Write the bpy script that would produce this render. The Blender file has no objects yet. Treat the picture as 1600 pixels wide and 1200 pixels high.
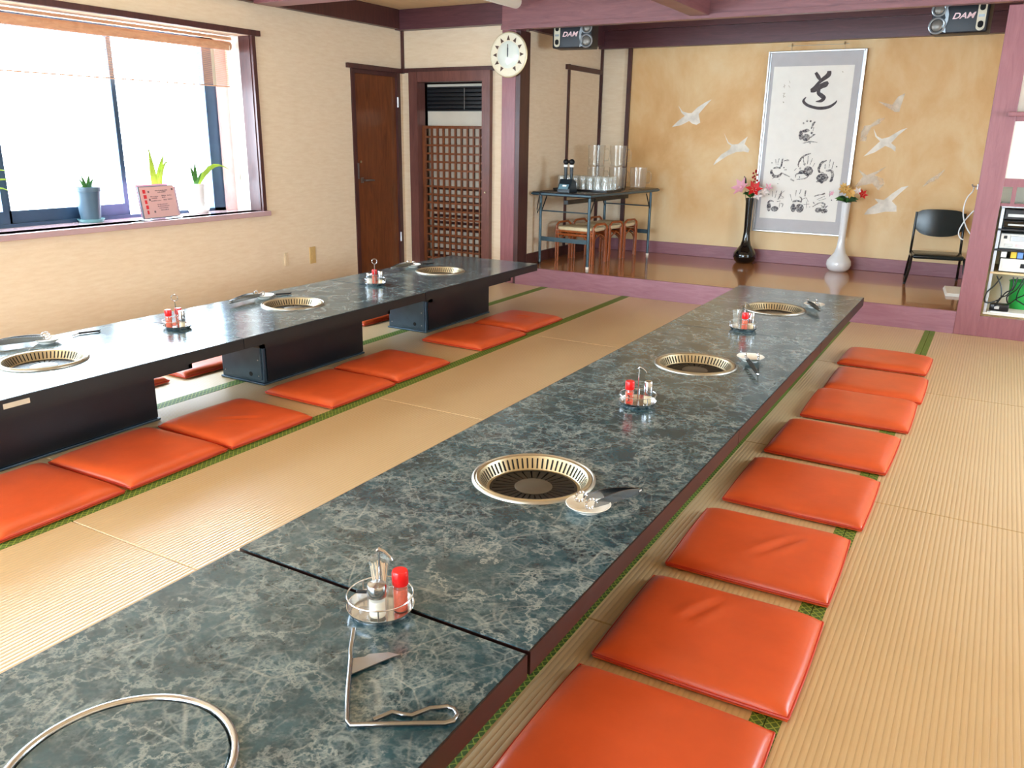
import bpy, bmesh, math, random
from mathutils import Vector, Matrix
random.seed(7)
SC = bpy.context.scene
COL = SC.collection
PI = math.pi

# ---------------------------------------------------------------- camera, world, exposure
cd = bpy.data.cameras.new('camera'); cam = bpy.data.objects.new('camera', cd); COL.objects.link(cam)
cd.sensor_width = 36.0; cd.lens = 1285.37 * 36 / 1600; cd.clip_start = 0.02
_fw = Vector((-0.47704973, 0.83013998, -0.28860209)); _r = Vector((0.86476608, 0.50196732, 0.01443757)); _u = Vector((-0.15685402, 0.24268586, 0.95734027))
cam.matrix_world = Matrix(((_r.x, _u.x, -_fw.x, 1.9924), (_r.y, _u.y, -_fw.y, -1.2176), (_r.z, _u.z, -_fw.z, 1.3273), (0, 0, 0, 1)))
SC.camera = cam
SC.view_settings.view_transform = 'Standard'; SC.view_settings.look = 'None'
SC.view_settings.gamma = 1.0; SC.view_settings.use_curve_mapping = False
SC.view_settings.exposure = 1.58
SC.cycles.max_bounces = 10; SC.cycles.diffuse_bounces = 6; SC.cycles.glossy_bounces = 4; SC.cycles.transparent_max_bounces = 24
SC.cycles.use_denoising = True

W = bpy.data.worlds.new('daylight'); SC.world = W; W.use_nodes = True
bgn = W.node_tree.nodes['Background']; bgn.inputs[0].default_value = (0.70, 0.86, 1.0, 1); bgn.inputs[1].default_value = 9.0

def portal(loc, rot, sx, sy):
    l = bpy.data.lights.new('window_portal', 'AREA'); l.shape = 'RECTANGLE'; l.size = sx; l.size_y = sy
    l.cycles.is_portal = True
    o = bpy.data.objects.new('window_portal', l); COL.objects.link(o); o.location = loc; o.rotation_euler = rot
portal((-3.62, 1.78, 1.36), (0, -PI/2, 0), 1.5, 3.7)
portal((-3.62, -2.35, 1.36), (0, -PI/2, 0), 1.5, 2.9)
portal((4.60, 3.2, 1.31), (0, PI/2, 0), 1.38, 2.0)
portal((-.6, -4.42, 1.2), (PI/2, 0, 0), 4.0, 1.9)

# ---------------------------------------------------------------- materials
def lin(c):
    return tuple((v/255/12.92 if v/255 <= .04045 else ((v/255+.055)/1.055)**2.4) for v in c)
MATS = {}
class NT:
    def __init__(s, name):
        s.m = bpy.data.materials.new(name); s.m.use_nodes = True; s.t = s.m.node_tree
        s.b = s.t.nodes['Principled BSDF']; s.out = s.t.nodes['Material Output']
    def n(s, typ, **kw):
        nd = s.t.nodes.new(typ)
        for k, v in kw.items():
            if k.startswith('i_'):
                key = k[2:]; key = int(key) if key.isdigit() else key
                nd.inputs[key].default_value = v
            else: setattr(nd, k, v)
        return nd
    def l(s, a, b): s.t.links.new(a, b)
    def pos(s, scale=(1,1,1)):
        g = s.n('ShaderNodeNewGeometry'); mp = s.n('ShaderNodeMapping'); mp.inputs['Scale'].default_value = scale
        s.l(g.outputs['Position'], mp.inputs[0]); return mp.outputs[0]
    def obj(s, scale=(1,1,1)):
        g = s.n('ShaderNodeTexCoord'); mp = s.n('ShaderNodeMapping'); mp.inputs['Scale'].default_value = scale
        s.l(g.outputs['Object'], mp.inputs[0]); return mp.outputs[0]
    def noise(s, vec, scale, detail=4, rough=.55, dist=0):
        nd = s.n('ShaderNodeTexNoise'); nd.inputs['Scale'].default_value = scale; nd.inputs['Detail'].default_value = detail
        nd.inputs['Roughness'].default_value = rough; nd.inputs['Distortion'].default_value = dist
        s.l(vec, nd.inputs['Vector']); return nd.outputs[0]
    def ramp(s, fac, stops):
        r = s.n('ShaderNodeValToRGB'); e = r.color_ramp.elements
        while len(e) < len(stops): e.new(.5)
        for i, (p, c) in enumerate(stops):
            e[i].position = p; e[i].color = (*c, 1) if len(c) == 3 else c
        s.l(fac, r.inputs[0]); return r.outputs[0]
    def mix(s, fac, a, b, mode='MIX'):
        m = s.n('ShaderNodeMix', data_type='RGBA', blend_type=mode)
        for sock, v in ((m.inputs[0], fac), (m.inputs[6], a), (m.inputs[7], b)):
            if isinstance(v, (int, float)): sock.default_value = v
            elif isinstance(v, tuple): sock.default_value = (*v, 1)
            else: s.l(v, sock)
        return m.outputs[2]
    def math(s, op, a, b=None):
        m = s.n('ShaderNodeMath', operation=op)
        for i, v in enumerate((a, b)):
            if v is None: continue
            if isinstance(v, (int, float)): m.inputs[i].default_value = v
            else: s.l(v, m.inputs[i])
        return m.outputs[0]
    def bump(s, h, strength=.3, dist=.01):
        b = s.n('ShaderNodeBump'); b.inputs['Strength'].default_value = strength; b.inputs['Distance'].default_value = dist
        s.l(h, b.inputs['Height']); s.l(b.outputs[0], s.b.inputs['Normal'])
    def base(s, c):
        if isinstance(c, tuple): s.b.inputs['Base Color'].default_value = (*c, 1)
        else: s.l(c, s.b.inputs['Base Color'])
    def done(s, rough=.5, metal=0, spec=.5, coat=0):
        s.b.inputs['Roughness'].default_value = rough; s.b.inputs['Metallic'].default_value = metal
        s.b.inputs['Specular IOR Level'].default_value = spec; s.b.inputs['Coat Weight'].default_value = coat
        MATS[s.m.name] = s.m; return s.m

def plain(name, rgb, rough=.5, metal=0, spec=.5, var=.08, vs=12, coat=0, bump=0):
    t = NT(name); c = lin(rgb)
    v = t.noise(t.pos(), vs, 3)
    dk = tuple(x*(1-var) for x in c); lt = tuple(min(1, x*(1+var)) for x in c)
    t.base(t.ramp(v, [(.3, dk), (.7, lt)]))
    if bump: t.bump(t.noise(t.pos(), vs*6, 3), bump, .004)
    return t.done(rough, metal, spec, coat)

# table laminate: dark green marble with pale veins
t = NT('green_marble'); p = t.pos()
warp = t.n('ShaderNodeTexNoise'); warp.inputs['Scale'].default_value = 5; warp.inputs['Detail'].default_value = 5; t.l(p, warp.inputs['Vector'])
wv = t.n('ShaderNodeVectorMath', operation='MULTIPLY_ADD'); t.l(warp.outputs['Color'], wv.inputs[0]); wv.inputs[1].default_value = (.05, .05, 0); t.l(p, wv.inputs[2])
def vor(scale, lo, hi):
    v = t.n('ShaderNodeTexVoronoi', feature='DISTANCE_TO_EDGE'); v.inputs['Scale'].default_value = scale; t.l(wv.outputs[0], v.inputs['Vector'])
    return t.ramp(v.outputs['Distance'], [(lo, (1,1,1)), (hi, (0,0,0))])
def ridge(scale, lo, det=6, rough=.6, seed=0):
    mp = t.n('ShaderNodeMapping'); mp.inputs['Location'].default_value = (seed*3.1, seed*1.7, seed); t.l(wv.outputs[0], mp.inputs[0])
    nz = t.noise(mp.outputs[0], scale, det, rough, 0)
    return t.ramp(t.math('ABSOLUTE', t.math('SUBTRACT', nz, .5)), [(0.0, (1,1,1)), (lo, (0,0,0))])
va = vor(5.5, 0.0, .016); vb = vor(21, 0.0, .07); r1 = ridge(6, .020, 8, .64, 1); r2 = ridge(17, .05, 6, .62, 2); r3 = ridge(34, .09, 4, .6, 3)
patch = t.ramp(t.noise(p, 3.2, 6, .65, .5), [(.40, (0,0,0)), (.66, (1,1,1))])
patch2 = t.ramp(t.noise(p, 8, 6, .7, .3), [(.42, (0,0,0)), (.62, (1,1,1))])
col = t.mix(t.ramp(t.noise(p, 13, 6, .7), [(.35, (0,0,0)), (.65, (1,1,1))]), lin((8, 36, 44)), lin((32, 70, 80)))
col = t.mix(t.math('MULTIPLY', patch, .25), col, lin((80, 104, 110)))
col = t.mix(t.math('MULTIPLY', r3, t.math('ADD', t.math('MULTIPLY', patch2, .30), .06)), col, lin((118, 136, 140)))
col = t.mix(t.math('MULTIPLY', vb, t.math('MULTIPLY', patch2, .5)), col, lin((142, 152, 150)))
col = t.mix(t.math('MULTIPLY', r2, t.math('ADD', t.math('MULTIPLY', patch2, .45), .10)), col, lin((138, 152, 152)))
col = t.mix(t.math('MULTIPLY', r1, t.math('ADD', t.math('MULTIPLY', patch, .45), .3)), col, lin((160, 168, 164)))
col = t.mix(t.math('MULTIPLY', va, t.math('MULTIPLY', patch2, .38)), col, lin((184, 186, 178)))
t.base(col); t.done(.17, 0, .6)

# tatami: woven rush ribs running along the room
t = NT('tatami'); p = t.pos()
sep = t.n('ShaderNodeSeparateXYZ'); t.l(p, sep.inputs[0])
rib = t.math('ABSOLUTE', t.math('SINE', t.math('MULTIPLY', sep.outputs[0], PI/.0155)))
ribd = t.math('POWER', rib, .5)
fine = t.noise(t.pos((350, 14, 1)), 1, 2)
mott = t.noise(p, 2.2, 5, .6)
c = t.mix(mott, lin((202, 171, 126)), lin((214, 187, 146)))
c = t.mix(t.math('MULTIPLY', fine, .35), c, lin((186, 148, 98)))
c = t.mix(t.math('MULTIPLY', t.math('SUBTRACT', 1, ribd), .32), c, lin((160, 128, 84)))
t.base(c); t.bump(t.math('ADD', ribd, t.math('MULTIPLY', fine, .25)), .4, .003); t.done(.30, 0, .55)

# green brocade border with a diamond lattice
t = NT('border_cloth'); p = t.pos()
sep = t.n('ShaderNodeSeparateXYZ'); t.l(p, sep.inputs[0])
def diag(sg):
    a = t.math('ADD' if sg > 0 else 'SUBTRACT', sep.outputs[0], t.math('MULTIPLY', sep.outputs[1], 1.0))
    return t.math('LESS_THAN', t.math('ABSOLUTE', t.math('SINE', t.math('MULTIPLY', a, PI/.024))), .28)
lat = t.math('MAXIMUM', diag(1), diag(-1))
t.base(t.mix(lat, t.mix(t.noise(p, 30), lin((58, 84, 26)), lin((78, 104, 38))), lin((142, 158, 62)))); t.done(.6, 0, .4)

# woven beige wall cloth
t = NT('wall_cloth'); p = t.pos((1, 1, 6))
n1 = t.noise(p, 9, 5, .65); n2 = t.noise(t.pos((60, 60, 260)), 1, 2)
c = t.ramp(n1, [(.3, lin((226, 205, 176))), (.7, lin((236, 219, 194)))])
c = t.mix(t.math('MULTIPLY', n2, .25), c, lin((214, 188, 154)))
t.base(c); t.bump(n2, .15, .002); t.done(.8, 0, .25)
plain('sill_board', (188, 158, 162), .16, var=.05, coat=.3)
plain('reveal_white', (240, 236, 228), .6, var=.03)
# gilded mural ground with worn and washed patches
t = NT('mural_gold'); p = t.pos()
n1 = t.noise(t.pos((1, 1, .7)), 1.7, 6, .6, .3); n2 = t.noise(p, 6, 5, .65)
sep = t.n('ShaderNodeSeparateXYZ'); t.l(p, sep.inputs[0])
c = t.ramp(n1, [(.3, lin((210, 158, 96))), (.46, lin((226, 184, 128))), (.58, lin((234, 202, 152))), (.72, lin((240, 220, 180)))])
lowz = t.math('MULTIPLY', t.math('SUBTRACT', .78, t.math('ADD', sep.outputs[2], t.math('MULTIPLY', n1, .3))), 2.2)
c = t.mix(t.math('MINIMUM', t.math('MAXIMUM', lowz, 0), .6), c, lin((240, 220, 178)))
c = t.mix(t.math('MULTIPLY', n2, .25), c, lin((214, 170, 112)))
t.base(c); t.done(.55, 0, .4)
# washed white paint of the cranes: thin, lets the gold through
t = NT('crane_white'); tr = t.n('ShaderNodeBsdfTransparent'); mx = t.n('ShaderNodeMixShader')
t.base(lin((246, 240, 228))); f = t.ramp(t.noise(t.pos(), 7, 4), [(.25, (.6,)*3), (.6, (1,)*3)])
t.l(f, mx.inputs[0]); t.l(tr.outputs[0], mx.inputs[1]); t.l(t.b.outputs[0], mx.inputs[2]); t.l(mx.outputs[0], t.out.inputs[0]); t.done(.6)
t = NT('crane_faint'); tr = t.n('ShaderNodeBsdfTransparent'); mx = t.n('ShaderNodeMixShader')
t.base(lin((246, 236, 218))); f = t.ramp(t.noise(t.pos(), 9, 4), [(.3, (.15,)*3), (.7, (.75,)*3)])
t.l(f, mx.inputs[0]); t.l(tr.outputs[0], mx.inputs[1]); t.l(t.b.outputs[0], mx.inputs[2]); t.l(mx.outputs[0], t.out.inputs[0]); t.done(.6)

t = NT('ink_print'); tr = t.n('ShaderNodeBsdfTransparent'); mx = t.n('ShaderNodeMixShader')   # patchy ink of a pressed palm
t.base(lin((84, 82, 92))); f = t.ramp(t.noise(t.pos(), 55, 5, .7), [(.35, (.12,)*3), (.62, (.95,)*3)])
t.l(f, mx.inputs[0]); t.l(tr.outputs[0], mx.inputs[1]); t.l(t.b.outputs[0], mx.inputs[2]); t.l(mx.outputs[0], t.out.inputs[0]); t.done(.85)
def wood(name, a, b, scale=(3, 3, .35), s=9, rough=.35, coat=.0):
    t = NT(name); v = t.noise(t.pos(scale), s, 6, .65, 1.2)
    t.base(t.ramp(v, [(.3, lin(a)), (.7, lin(b))])); t.bump(v, .06, .002)
    return t.done(rough, 0, .5, coat)
wood('mauve_wood', (130, 76, 82), (150, 94, 98), rough=.38)
wood('riser_wood', (140, 92, 104), (160, 112, 122), (.4, 3, 3), rough=.4)
wood('frame_brown', (92, 54, 50), (118, 74, 66), rough=.35)
wood('dark_wood', (62, 32, 32), (84, 46, 42), rough=.4)
wood('door_wood', (92, 48, 24), (130, 72, 38), rough=.3, coat=.2)
wood('frieze_wood', (76, 44, 52), (98, 60, 66), (.35, 3, 3), rough=.35)
wood('beam_wood', (112, 68, 72), (134, 86, 88), (.4, .4, 3), rough=.4)
wood('stage_boards', (158, 98, 56), (190, 132, 84), (.25, 4, 1), 7, rough=.14, coat=.3)
wood('ceiling_ply', (214, 184, 142), (228, 202, 164), (2, .3, 1), 8, rough=.6)
wood('edge_maroon', (24, 7, 8), (42, 14, 12), (1, .2, 1), rough=.42)
wood('rattan', (138, 66, 26), (180, 96, 44), (6, 6, 1), rough=.35)
wood('bamboo', (196, 142, 106), (222, 172, 134), (4, 1, 4), rough=.6)
wood('toothpick_wood', (222, 190, 150), (240, 214, 178), rough=.7)
wood('shelf_wood', (206, 176, 128), (222, 196, 150), rough=.6)
plain('vinyl_orange', (216, 88, 42), .34, spec=.5, var=.07, vs=7, bump=.12)
plain('vinyl_piping', (196, 52, 22), .4, var=.05)
plain('box_black', (14, 18, 24), .35, var=.15)
plain('box_steel', (70, 88, 102), .35, metal=.6, var=.12)
plain('frame_black', (24, 22, 24), .4)
plain('hole_black', (4, 4, 5), .8)
plain('steel', (206, 208, 212), .18, metal=1, var=.03)
plain('rim_steel', (178, 172, 160), .38, metal=1, var=.06)
plain('steel_dull', (168, 168, 170), .32, metal=1, var=.06)
plain('tong_steel', (150, 152, 156), .22, metal=1, var=.08)
plain('brass', (196, 182, 150), .34, metal=.85, var=.08)
plain('grill_iron', (44, 40, 36), .45, metal=.5, var=.15)
plain('hub_iron', (98, 92, 82), .45, metal=.5, var=.08)
plain('pan_dark', (16, 14, 14), .4, metal=.3)
plain('porcelain', (240, 236, 226), .15, var=.02)
plain('red_plastic', (224, 22, 22), .3, var=.03)
plain('chili_powder', (214, 80, 34), .8, var=.2, vs=200)
plain('salt_white', (238, 232, 218), .7, var=.05)
plain('paper_white', (250, 249, 243), .8, var=.02)
plain('mat_grey', (198, 198, 202), .75, var=.03)
plain('silver_frame', (204, 204, 204), .28, metal=.9, var=.05)
plain('ink', (84, 80, 84), .8, var=.3, vs=40)
plain('ink_grey', (140, 138, 144), .85, var=.3, vs=40)
plain('ink_pale', (196, 190, 176), .85)
plain('black_gloss', (8, 9, 11), .08, var=.05, coat=.5)
plain('white_gloss', (236, 240, 244), .1, var=.02, coat=.4)
plain('leaf_green', (62, 112, 44), .5, var=.3)
plain('leaf_dark', (28, 66, 26), .5, var=.3)
plain('leaf_lime', (160, 196, 60), .5, var=.2)
plain('petal_pink', (240, 176, 196), .6, var=.1)
plain('petal_red', (214, 30, 34), .55, var=.15)
plain('petal_white', (244, 236, 232), .6, var=.05)
plain('petal_yellow', (228, 186, 108), .6, var=.15)
plain('berry_red', (164, 20, 30), .3)
plain('chair_vinyl', (12, 28, 32), .25, var=.1)
plain('chair_tube', (30, 28, 30), .2, metal=.4)
plain('table_blue_grey', (66, 88, 98), .3, metal=.35, var=.08)
plain('table_dark_top', (36, 38, 44), .25, var=.1)
plain('stool_cushion', (226, 206, 166), .7, var=.08)
plain('speaker_black', (20, 24, 32), .45)
plain('speaker_silver', (150, 156, 160), .3, metal=.6)
plain('speaker_cream', (214, 206, 180), .35)
plain('cone_grey', (120, 114, 106), .35, metal=.3)
plain('logo_pink', (238, 202, 202), .4)
plain('clock_cream', (232, 222, 196), .4, var=.03)
plain('clock_face', (226, 232, 222), .12, var=.02, coat=.6)
plain('clock_mark', (74, 44, 30), .5)
plain('clock_hand', (90, 96, 98), .4)
plain('gold_rim', (206, 186, 140), .3, metal=.5)
plain('sash_dark', (60, 82, 108), .35, metal=.4)  # dark aluminium, with the blue bloom of the bright window painted into its colour
plain('sash_grey', (150, 160, 172), .4, metal=.3)
plain('pot_slate', (78, 100, 116), .35)
plain('pot_white', (236, 234, 230), .3)
plain('saucer_teal', (112, 164, 168), .3)
plain('menu_pink', (226, 182, 180), .6, var=.03)
plain('menu_lilac', (214, 192, 216), .6)
plain('menu_red', (214, 44, 54), .6)
plain('menu_text', (120, 96, 100), .7)
plain('menu_sleeve', (118, 124, 140), .3)
plain('outlet_tan', (206, 172, 112), .5)
plain('outlet_cream', (224, 202, 168), .5)
plain('ac_black', (14, 18, 24), .4)
plain('ac_cream', (212, 206, 192), .5, var=.03)
plain('fixture_white', (236, 230, 216), .4, var=.02)
plain('cable_white', (232, 236, 238), .35)
plain('cable_black', (12, 12, 14), .4)
plain('device_black', (22, 22, 26), .3)
plain('device_silver', (196, 196, 192), .35, metal=.4)
plain('device_panel', (222, 220, 212), .35)
plain('label_yellow', (230, 190, 60), .6)
plain('label_blue', (110, 150, 210), .6)
plain('green_plastic', (36, 166, 70), .35)
plain('aluminium', (186, 192, 198), .3, metal=.8)
plain('panel_cream', (244, 238, 222), .6, var=.02)
plain('tape_beige', (214, 204, 182), .6)
plain('sticker_red', (150, 60, 54), .4)
plain('mic_mesh', (26, 28, 32), .5, metal=.4)
plain('charger_dark', (22, 34, 42), .3)
plain('charger_face', (120, 160, 176), .25, metal=.3)
plain('loop_blue', (60, 92, 190), .4)

def glassy(name, tint, refl=.12, rough=.03, white=0.0):
    t = NT(name); tr = t.n('ShaderNodeBsdfTransparent'); tr.inputs[0].default_value = (*tint, 1)
    gl = t.n('ShaderNodeBsdfGlossy'); gl.inputs['Roughness'].default_value = rough
    fr = t.n('ShaderNodeLayerWeight'); fr.inputs[0].default_value = .5
    fac = t.math('ADD', t.math('MULTIPLY', t.math('POWER', fr.outputs['Facing'], 4.0), .7), .04)   # the same from both sides of a thin wall
    mx = t.n('ShaderNodeMixShader'); t.l(t.math('ADD', fac, refl), mx.inputs[0]); t.l(tr.outputs[0], mx.inputs[1]); t.l(gl.outputs[0], mx.inputs[2])
    last = mx
    if white:
        df = t.n('ShaderNodeBsdfDiffuse'); df.inputs[0].default_value = (.9, .9, .88, 1); m2 = t.n('ShaderNodeMixShader'); m2.inputs[0].default_value = white
        t.l(mx.outputs[0], m2.inputs[1]); t.l(df.outputs[0], m2.inputs[2]); last = m2
    t.l(last.outputs[0], t.out.inputs[0]); MATS[name] = t.m
glassy('window_glass', (.97, .98, .98), 0.0)
glassy('clear_glass', (.97, .98, .97), .0, .04, .06)
glassy('tumbler_glass', (.95, .96, .95), .03, .06, .12)
glassy('pitcher_plastic', (.96, .95, .93), .0, .08, .05)
glassy('acrylic', (.95, .96, .98), .05)
t = NT('shoji_paper'); tl = t.n('ShaderNodeBsdfTranslucent'); tl.inputs[0].default_value = (.86, .85, .80, 1); df = t.n('ShaderNodeBsdfDiffuse'); df.inputs[0].default_value = (.86, .85, .82, 1)
mx = t.n('ShaderNodeMixShader'); mx.inputs[0].default_value = .5; t.l(tl.outputs[0], mx.inputs[1]); t.l(df.outputs[0], mx.inputs[2]); t.l(mx.outputs[0], t.out.inputs[0]); MATS['shoji_paper'] = t.m

# ---------------------------------------------------------------- mesh helpers
class G:
    def __init__(s): s.v = []; s.f = []
    def add(s, v, f):
        o = len(s.v); s.v += [tuple(x) for x in v]; s.f += [tuple(i+o for i in q) for q in f]; return s
    def box(s, x0, y0, z0, x1, y1, z1):
        v = [(x0,y0,z0),(x1,y0,z0),(x1,y1,z0),(x0,y1,z0),(x0,y0,z1),(x1,y0,z1),(x1,y1,z1),(x0,y1,z1)]
        return s.add(v, [(3,2,1,0),(4,5,6,7),(0,1,5,4),(1,2,6,5),(2,3,7,6),(3,0,4,7)])
    def cbox(s, c, d, rot=None):
        h = Vector(d)/2; v = []
        for z in (-1,1):
            for x,y in ((-1,-1),(1,-1),(1,1),(-1,1)):
                q = Vector((x*h.x, y*h.y, z*h.z)); q = rot @ q if rot is not None else q; v.append(Vector(c)+q)
        return s.add(v, [(3,2,1,0),(4,5,6,7),(0,1,5,4),(1,2,6,5),(2,3,7,6),(3,0,4,7)])
    def rbox(s, x0, y0, z0, x1, y1, z1, b=.004, seg=2):
        bm = bmesh.new(); bmesh.ops.create_cube(bm, size=1)
        for q in bm.verts: q.co = Vector(((x0+x1)/2+q.co.x*(x1-x0), (y0+y1)/2+q.co.y*(y1-y0), (z0+z1)/2+q.co.z*(z1-z0)))
        bmesh.ops.bevel(bm, geom=bm.edges[:], offset=b, segments=seg, affect='EDGES', profile=.5)
        bm.verts.index_update(); s.add([q.co[:] for q in bm.verts], [[q.index for q in f.verts] for f in bm.faces]); bm.free(); return s
    def tube(s, pts, r, seg=8, closed=False, cap=True):
        pts = [Vector(q) for q in pts]; n = len(pts); rr = r if isinstance(r, (list, tuple)) else [r]*n
        v = []; prev = None
        for i, q in enumerate(pts):
            a = pts[(i-1) % n] if (closed or i > 0) else q; b = pts[(i+1) % n] if (closed or i < n-1) else q
            d = (b-a).normalized() if (b-a).length > 1e-9 else Vector((0,0,1))
            if prev is None:
                up = Vector((0,0,1)) if abs(d.z) < .9 else Vector((1,0,0)); x = d.cross(up).normalized()
            else:
                x = (prev - d*prev.dot(d)); x = x.normalized() if x.length > 1e-6 else d.orthogonal().normalized()
            prev = x; y = d.cross(x)
            for k in range(seg):
                an = 2*PI*k/seg; v.append(q + x*math.cos(an)*rr[i] + y*math.sin(an)*rr[i])
        f = []
        for i in range(n if closed else n-1):
            j = (i+1) % n
            for k in range(seg):
                l = (k+1) % seg; f.append((i*seg+k, i*seg+l, j*seg+l, j*seg+k))
        if cap and not closed: f += [tuple(range(seg-1, -1, -1)), tuple((n-1)*seg+k for k in range(seg))]
        return s.add(v, f)
    def lathe(s, prof, seg=24, c=(0,0,0), a0=0, a1=2*PI):
        v = []; f = []; n = len(prof)
        for k in range(seg):
            an = 2*PI*k/seg
            for r, z in prof: v.append((c[0]+r*math.cos(an), c[1]+r*math.sin(an), c[2]+z))
        for k in range(seg):
            l = (k+1) % seg
            for i in range(n-1): f.append((k*n+i, l*n+i, l*n+i+1, k*n+i+1))
        if prof[0][0] > 1e-6 and False: pass
        return s.add(v, f)
    def disc(s, r, z, seg=24, c=(0,0,0), flip=False):
        v = [(c[0]+r*math.cos(2*PI*k/seg), c[1]+r*math.sin(2*PI*k/seg), c[2]+z) for k in range(seg)]
        return s.add(v, [tuple(range(seg)) if not flip else tuple(range(seg-1,-1,-1))])
    def prism(s, poly, h, T=None):          # poly in xy, extruded along z from 0 to h, then mapped by T
        n = len(poly); v = [(x,y,0) for x,y in poly] + [(x,y,h) for x,y in poly]
        if T: v = [T(q) for q in v]
        return s.add(v, [tuple(range(n-1,-1,-1)), tuple(range(n,2*n))] + [(i,(i+1)%n,n+(i+1)%n,n+i) for i in range(n)])
    def sphere(s, c, r, seg=12, rings=8, sc=(1,1,1)):
        v = []; f = []
        for i in range(rings+1):
            th = PI*i/rings
            for k in range(seg):
                an = 2*PI*k/seg; v.append((c[0]+r*sc[0]*math.sin(th)*math.cos(an), c[1]+r*sc[1]*math.sin(th)*math.sin(an), c[2]-r*sc[2]*math.cos(th)))
        for i in range(rings):
            for k in range(seg):
                l = (k+1) % seg; f.append((i*seg+k, i*seg+l, (i+1)*seg+l, (i+1)*seg+k))
        return s.add(v, f)
    def move(s, fn): s.v = [tuple(fn(Vector(q))) for q in s.v]; return s

def mesh(name, g, mat, smooth=False, angle=40):
    me = bpy.data.meshes.new(name); me.from_pydata(g.v, [], g.f); me.validate()
    bm = bmesh.new(); bm.from_mesh(me); bmesh.ops.remove_doubles(bm, verts=bm.verts, dist=1e-6)
    bmesh.ops.recalc_face_normals(bm, faces=bm.faces); bm.to_mesh(me); bm.free()
    me.materials.append(MATS[mat])
    if smooth:
        me.polygons.foreach_set('use_smooth', [True]*len(me.polygons))
        try: me.set_sharp_from_angle(angle=math.radians(angle))
        except Exception: pass
    return me
def ob(name, g, mat, parent=None, smooth=False, loc=(0,0,0), rotz=0, angle=40):
    me = g if isinstance(g, bpy.types.Mesh) else mesh(name, g, mat, smooth, angle)
    o = bpy.data.objects.new(name, me); COL.objects.link(o); o.parent = parent; o.location = loc; o.rotation_euler = (0,0,rotz); return o
def tag(o, label, cat, group=None):
    o['label'] = label; o['category'] = cat
    if group: o['group'] = group
    return o
def thing(name, label, cat, loc=(0,0,0), rotz=0, group=None):
    o = bpy.data.objects.new(name, None); COL.objects.link(o); o.empty_display_size = .05
    o.location = loc; o.rotation_euler = (0,0,rotz); return tag(o, label, cat, group)
def struct(name, g, mat, label, cat, parent=None, smooth=False):
    o = ob(name, g, mat, parent, smooth); o['kind'] = 'structure'; o['label'] = label; o['category'] = cat; return o
def dup(root, loc, rotz, label, group=None, rename=None):
    r = root.copy(); COL.objects.link(r); r.location = loc; r.rotation_euler = (0,0,rotz); r['label'] = label
    if group: r['group'] = group
    for ch in root.children:
        c = ch.copy(); COL.objects.link(c); c.parent = r
        for g2 in ch.children:
            d = g2.copy(); COL.objects.link(d); d.parent = c
    return r
def ribbon(pts, ws, n=6):
    P = []; Wd = []
    for i in range(len(pts)-1):       # Catmull-Rom through the stroke's points
        p0 = Vector(pts[max(i-1,0)]); p1 = Vector(pts[i]); p2 = Vector(pts[i+1]); p3 = Vector(pts[min(i+2,len(pts)-1)])
        for k in range(n):
            u = k/n; P.append(.5*((2*p1)+(p2-p0)*u+(2*p0-5*p1+4*p2-p3)*u*u+(3*p1-p0-3*p2+p3)*u**3)); Wd.append(ws[i]*(1-u)+ws[i+1]*u)
    P.append(Vector(pts[-1])); Wd.append(ws[-1])
    L = []; R = []
    for i, q in enumerate(P):
        d = (P[min(i+1,len(P)-1)]-P[max(i-1,0)]); d = d.normalized() if d.length > 1e-9 else Vector((1,0)); nn = Vector((-d.y, d.x))
        L.append(q+nn*Wd[i]/2); R.append(q-nn*Wd[i]/2)
    return L, R
def smooth_path(pts, n=5):
    out = []
    for i in range(len(pts)-1):
        p0 = Vector(pts[max(i-1,0)]); p1 = Vector(pts[i]); p2 = Vector(pts[i+1]); p3 = Vector(pts[min(i+2,len(pts)-1)])
        for k in range(n):
            u = k/n; out.append(.5*((2*p1)+(p2-p0)*u+(2*p0-5*p1+4*p2-p3)*u*u+(3*p1-p0-3*p2+p3)*u**3))
    return out+[Vector(pts[-1])]
def circ(r, n=24, c=(0,0,0), a0=0, a1=2*PI, ax='z'):
    out = []
    for k in range(n):
        an = a0+(a1-a0)*k/(n if abs(a1-a0-2*PI) < 1e-6 else n-1)
        x, y = r*math.cos(an), r*math.sin(an)
        out.append({'z': (c[0]+x, c[1]+y, c[2]), 'y': (c[0]+x, c[1], c[2]+y), 'x': (c[0], c[1]+x, c[2]+y)}[ax])
    return out
MICHI= [([(0.353, 1.925), (0.382, 1.886), (0.409, 1.85)], [0.0245, 0.0331, 0.0144]), ([(0.47, 1.936), (0.466, 1.902), (0.41, 1.855), (0.356, 1.801), (0.328, 1.773)], [0.0331, 0.0447, 0.0317, 0.0173, 0.0216]), ([(0.325, 1.768), (0.356, 1.776), (0.402, 1.8), (0.449, 1.823), (0.473, 1.84)], [0.0288, 0.0475, 0.0475, 0.0475, 0.0245]), ([(0.461, 1.837), (0.457, 1.813), (0.431, 1.796)], [0.0288, 0.0288, 0.0144]), ([(0.4, 1.786), (0.398, 1.748), (0.425, 1.726), (0.449, 1.705), (0.431, 1.68), (0.382, 1.673)], [0.0288, 0.0317, 0.0375, 0.0375, 0.0288, 0.0043]), ([(0.292, 1.713), (0.272, 1.679), (0.307, 1.644), (0.374, 1.621), (0.438, 1.614), (0.507, 1.626), (0.552, 1.657), (0.568, 1.682)], [0.0043, 0.0245, 0.0245, 0.0245, 0.0274, 0.0259, 0.0187, 0.0043])]
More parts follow.
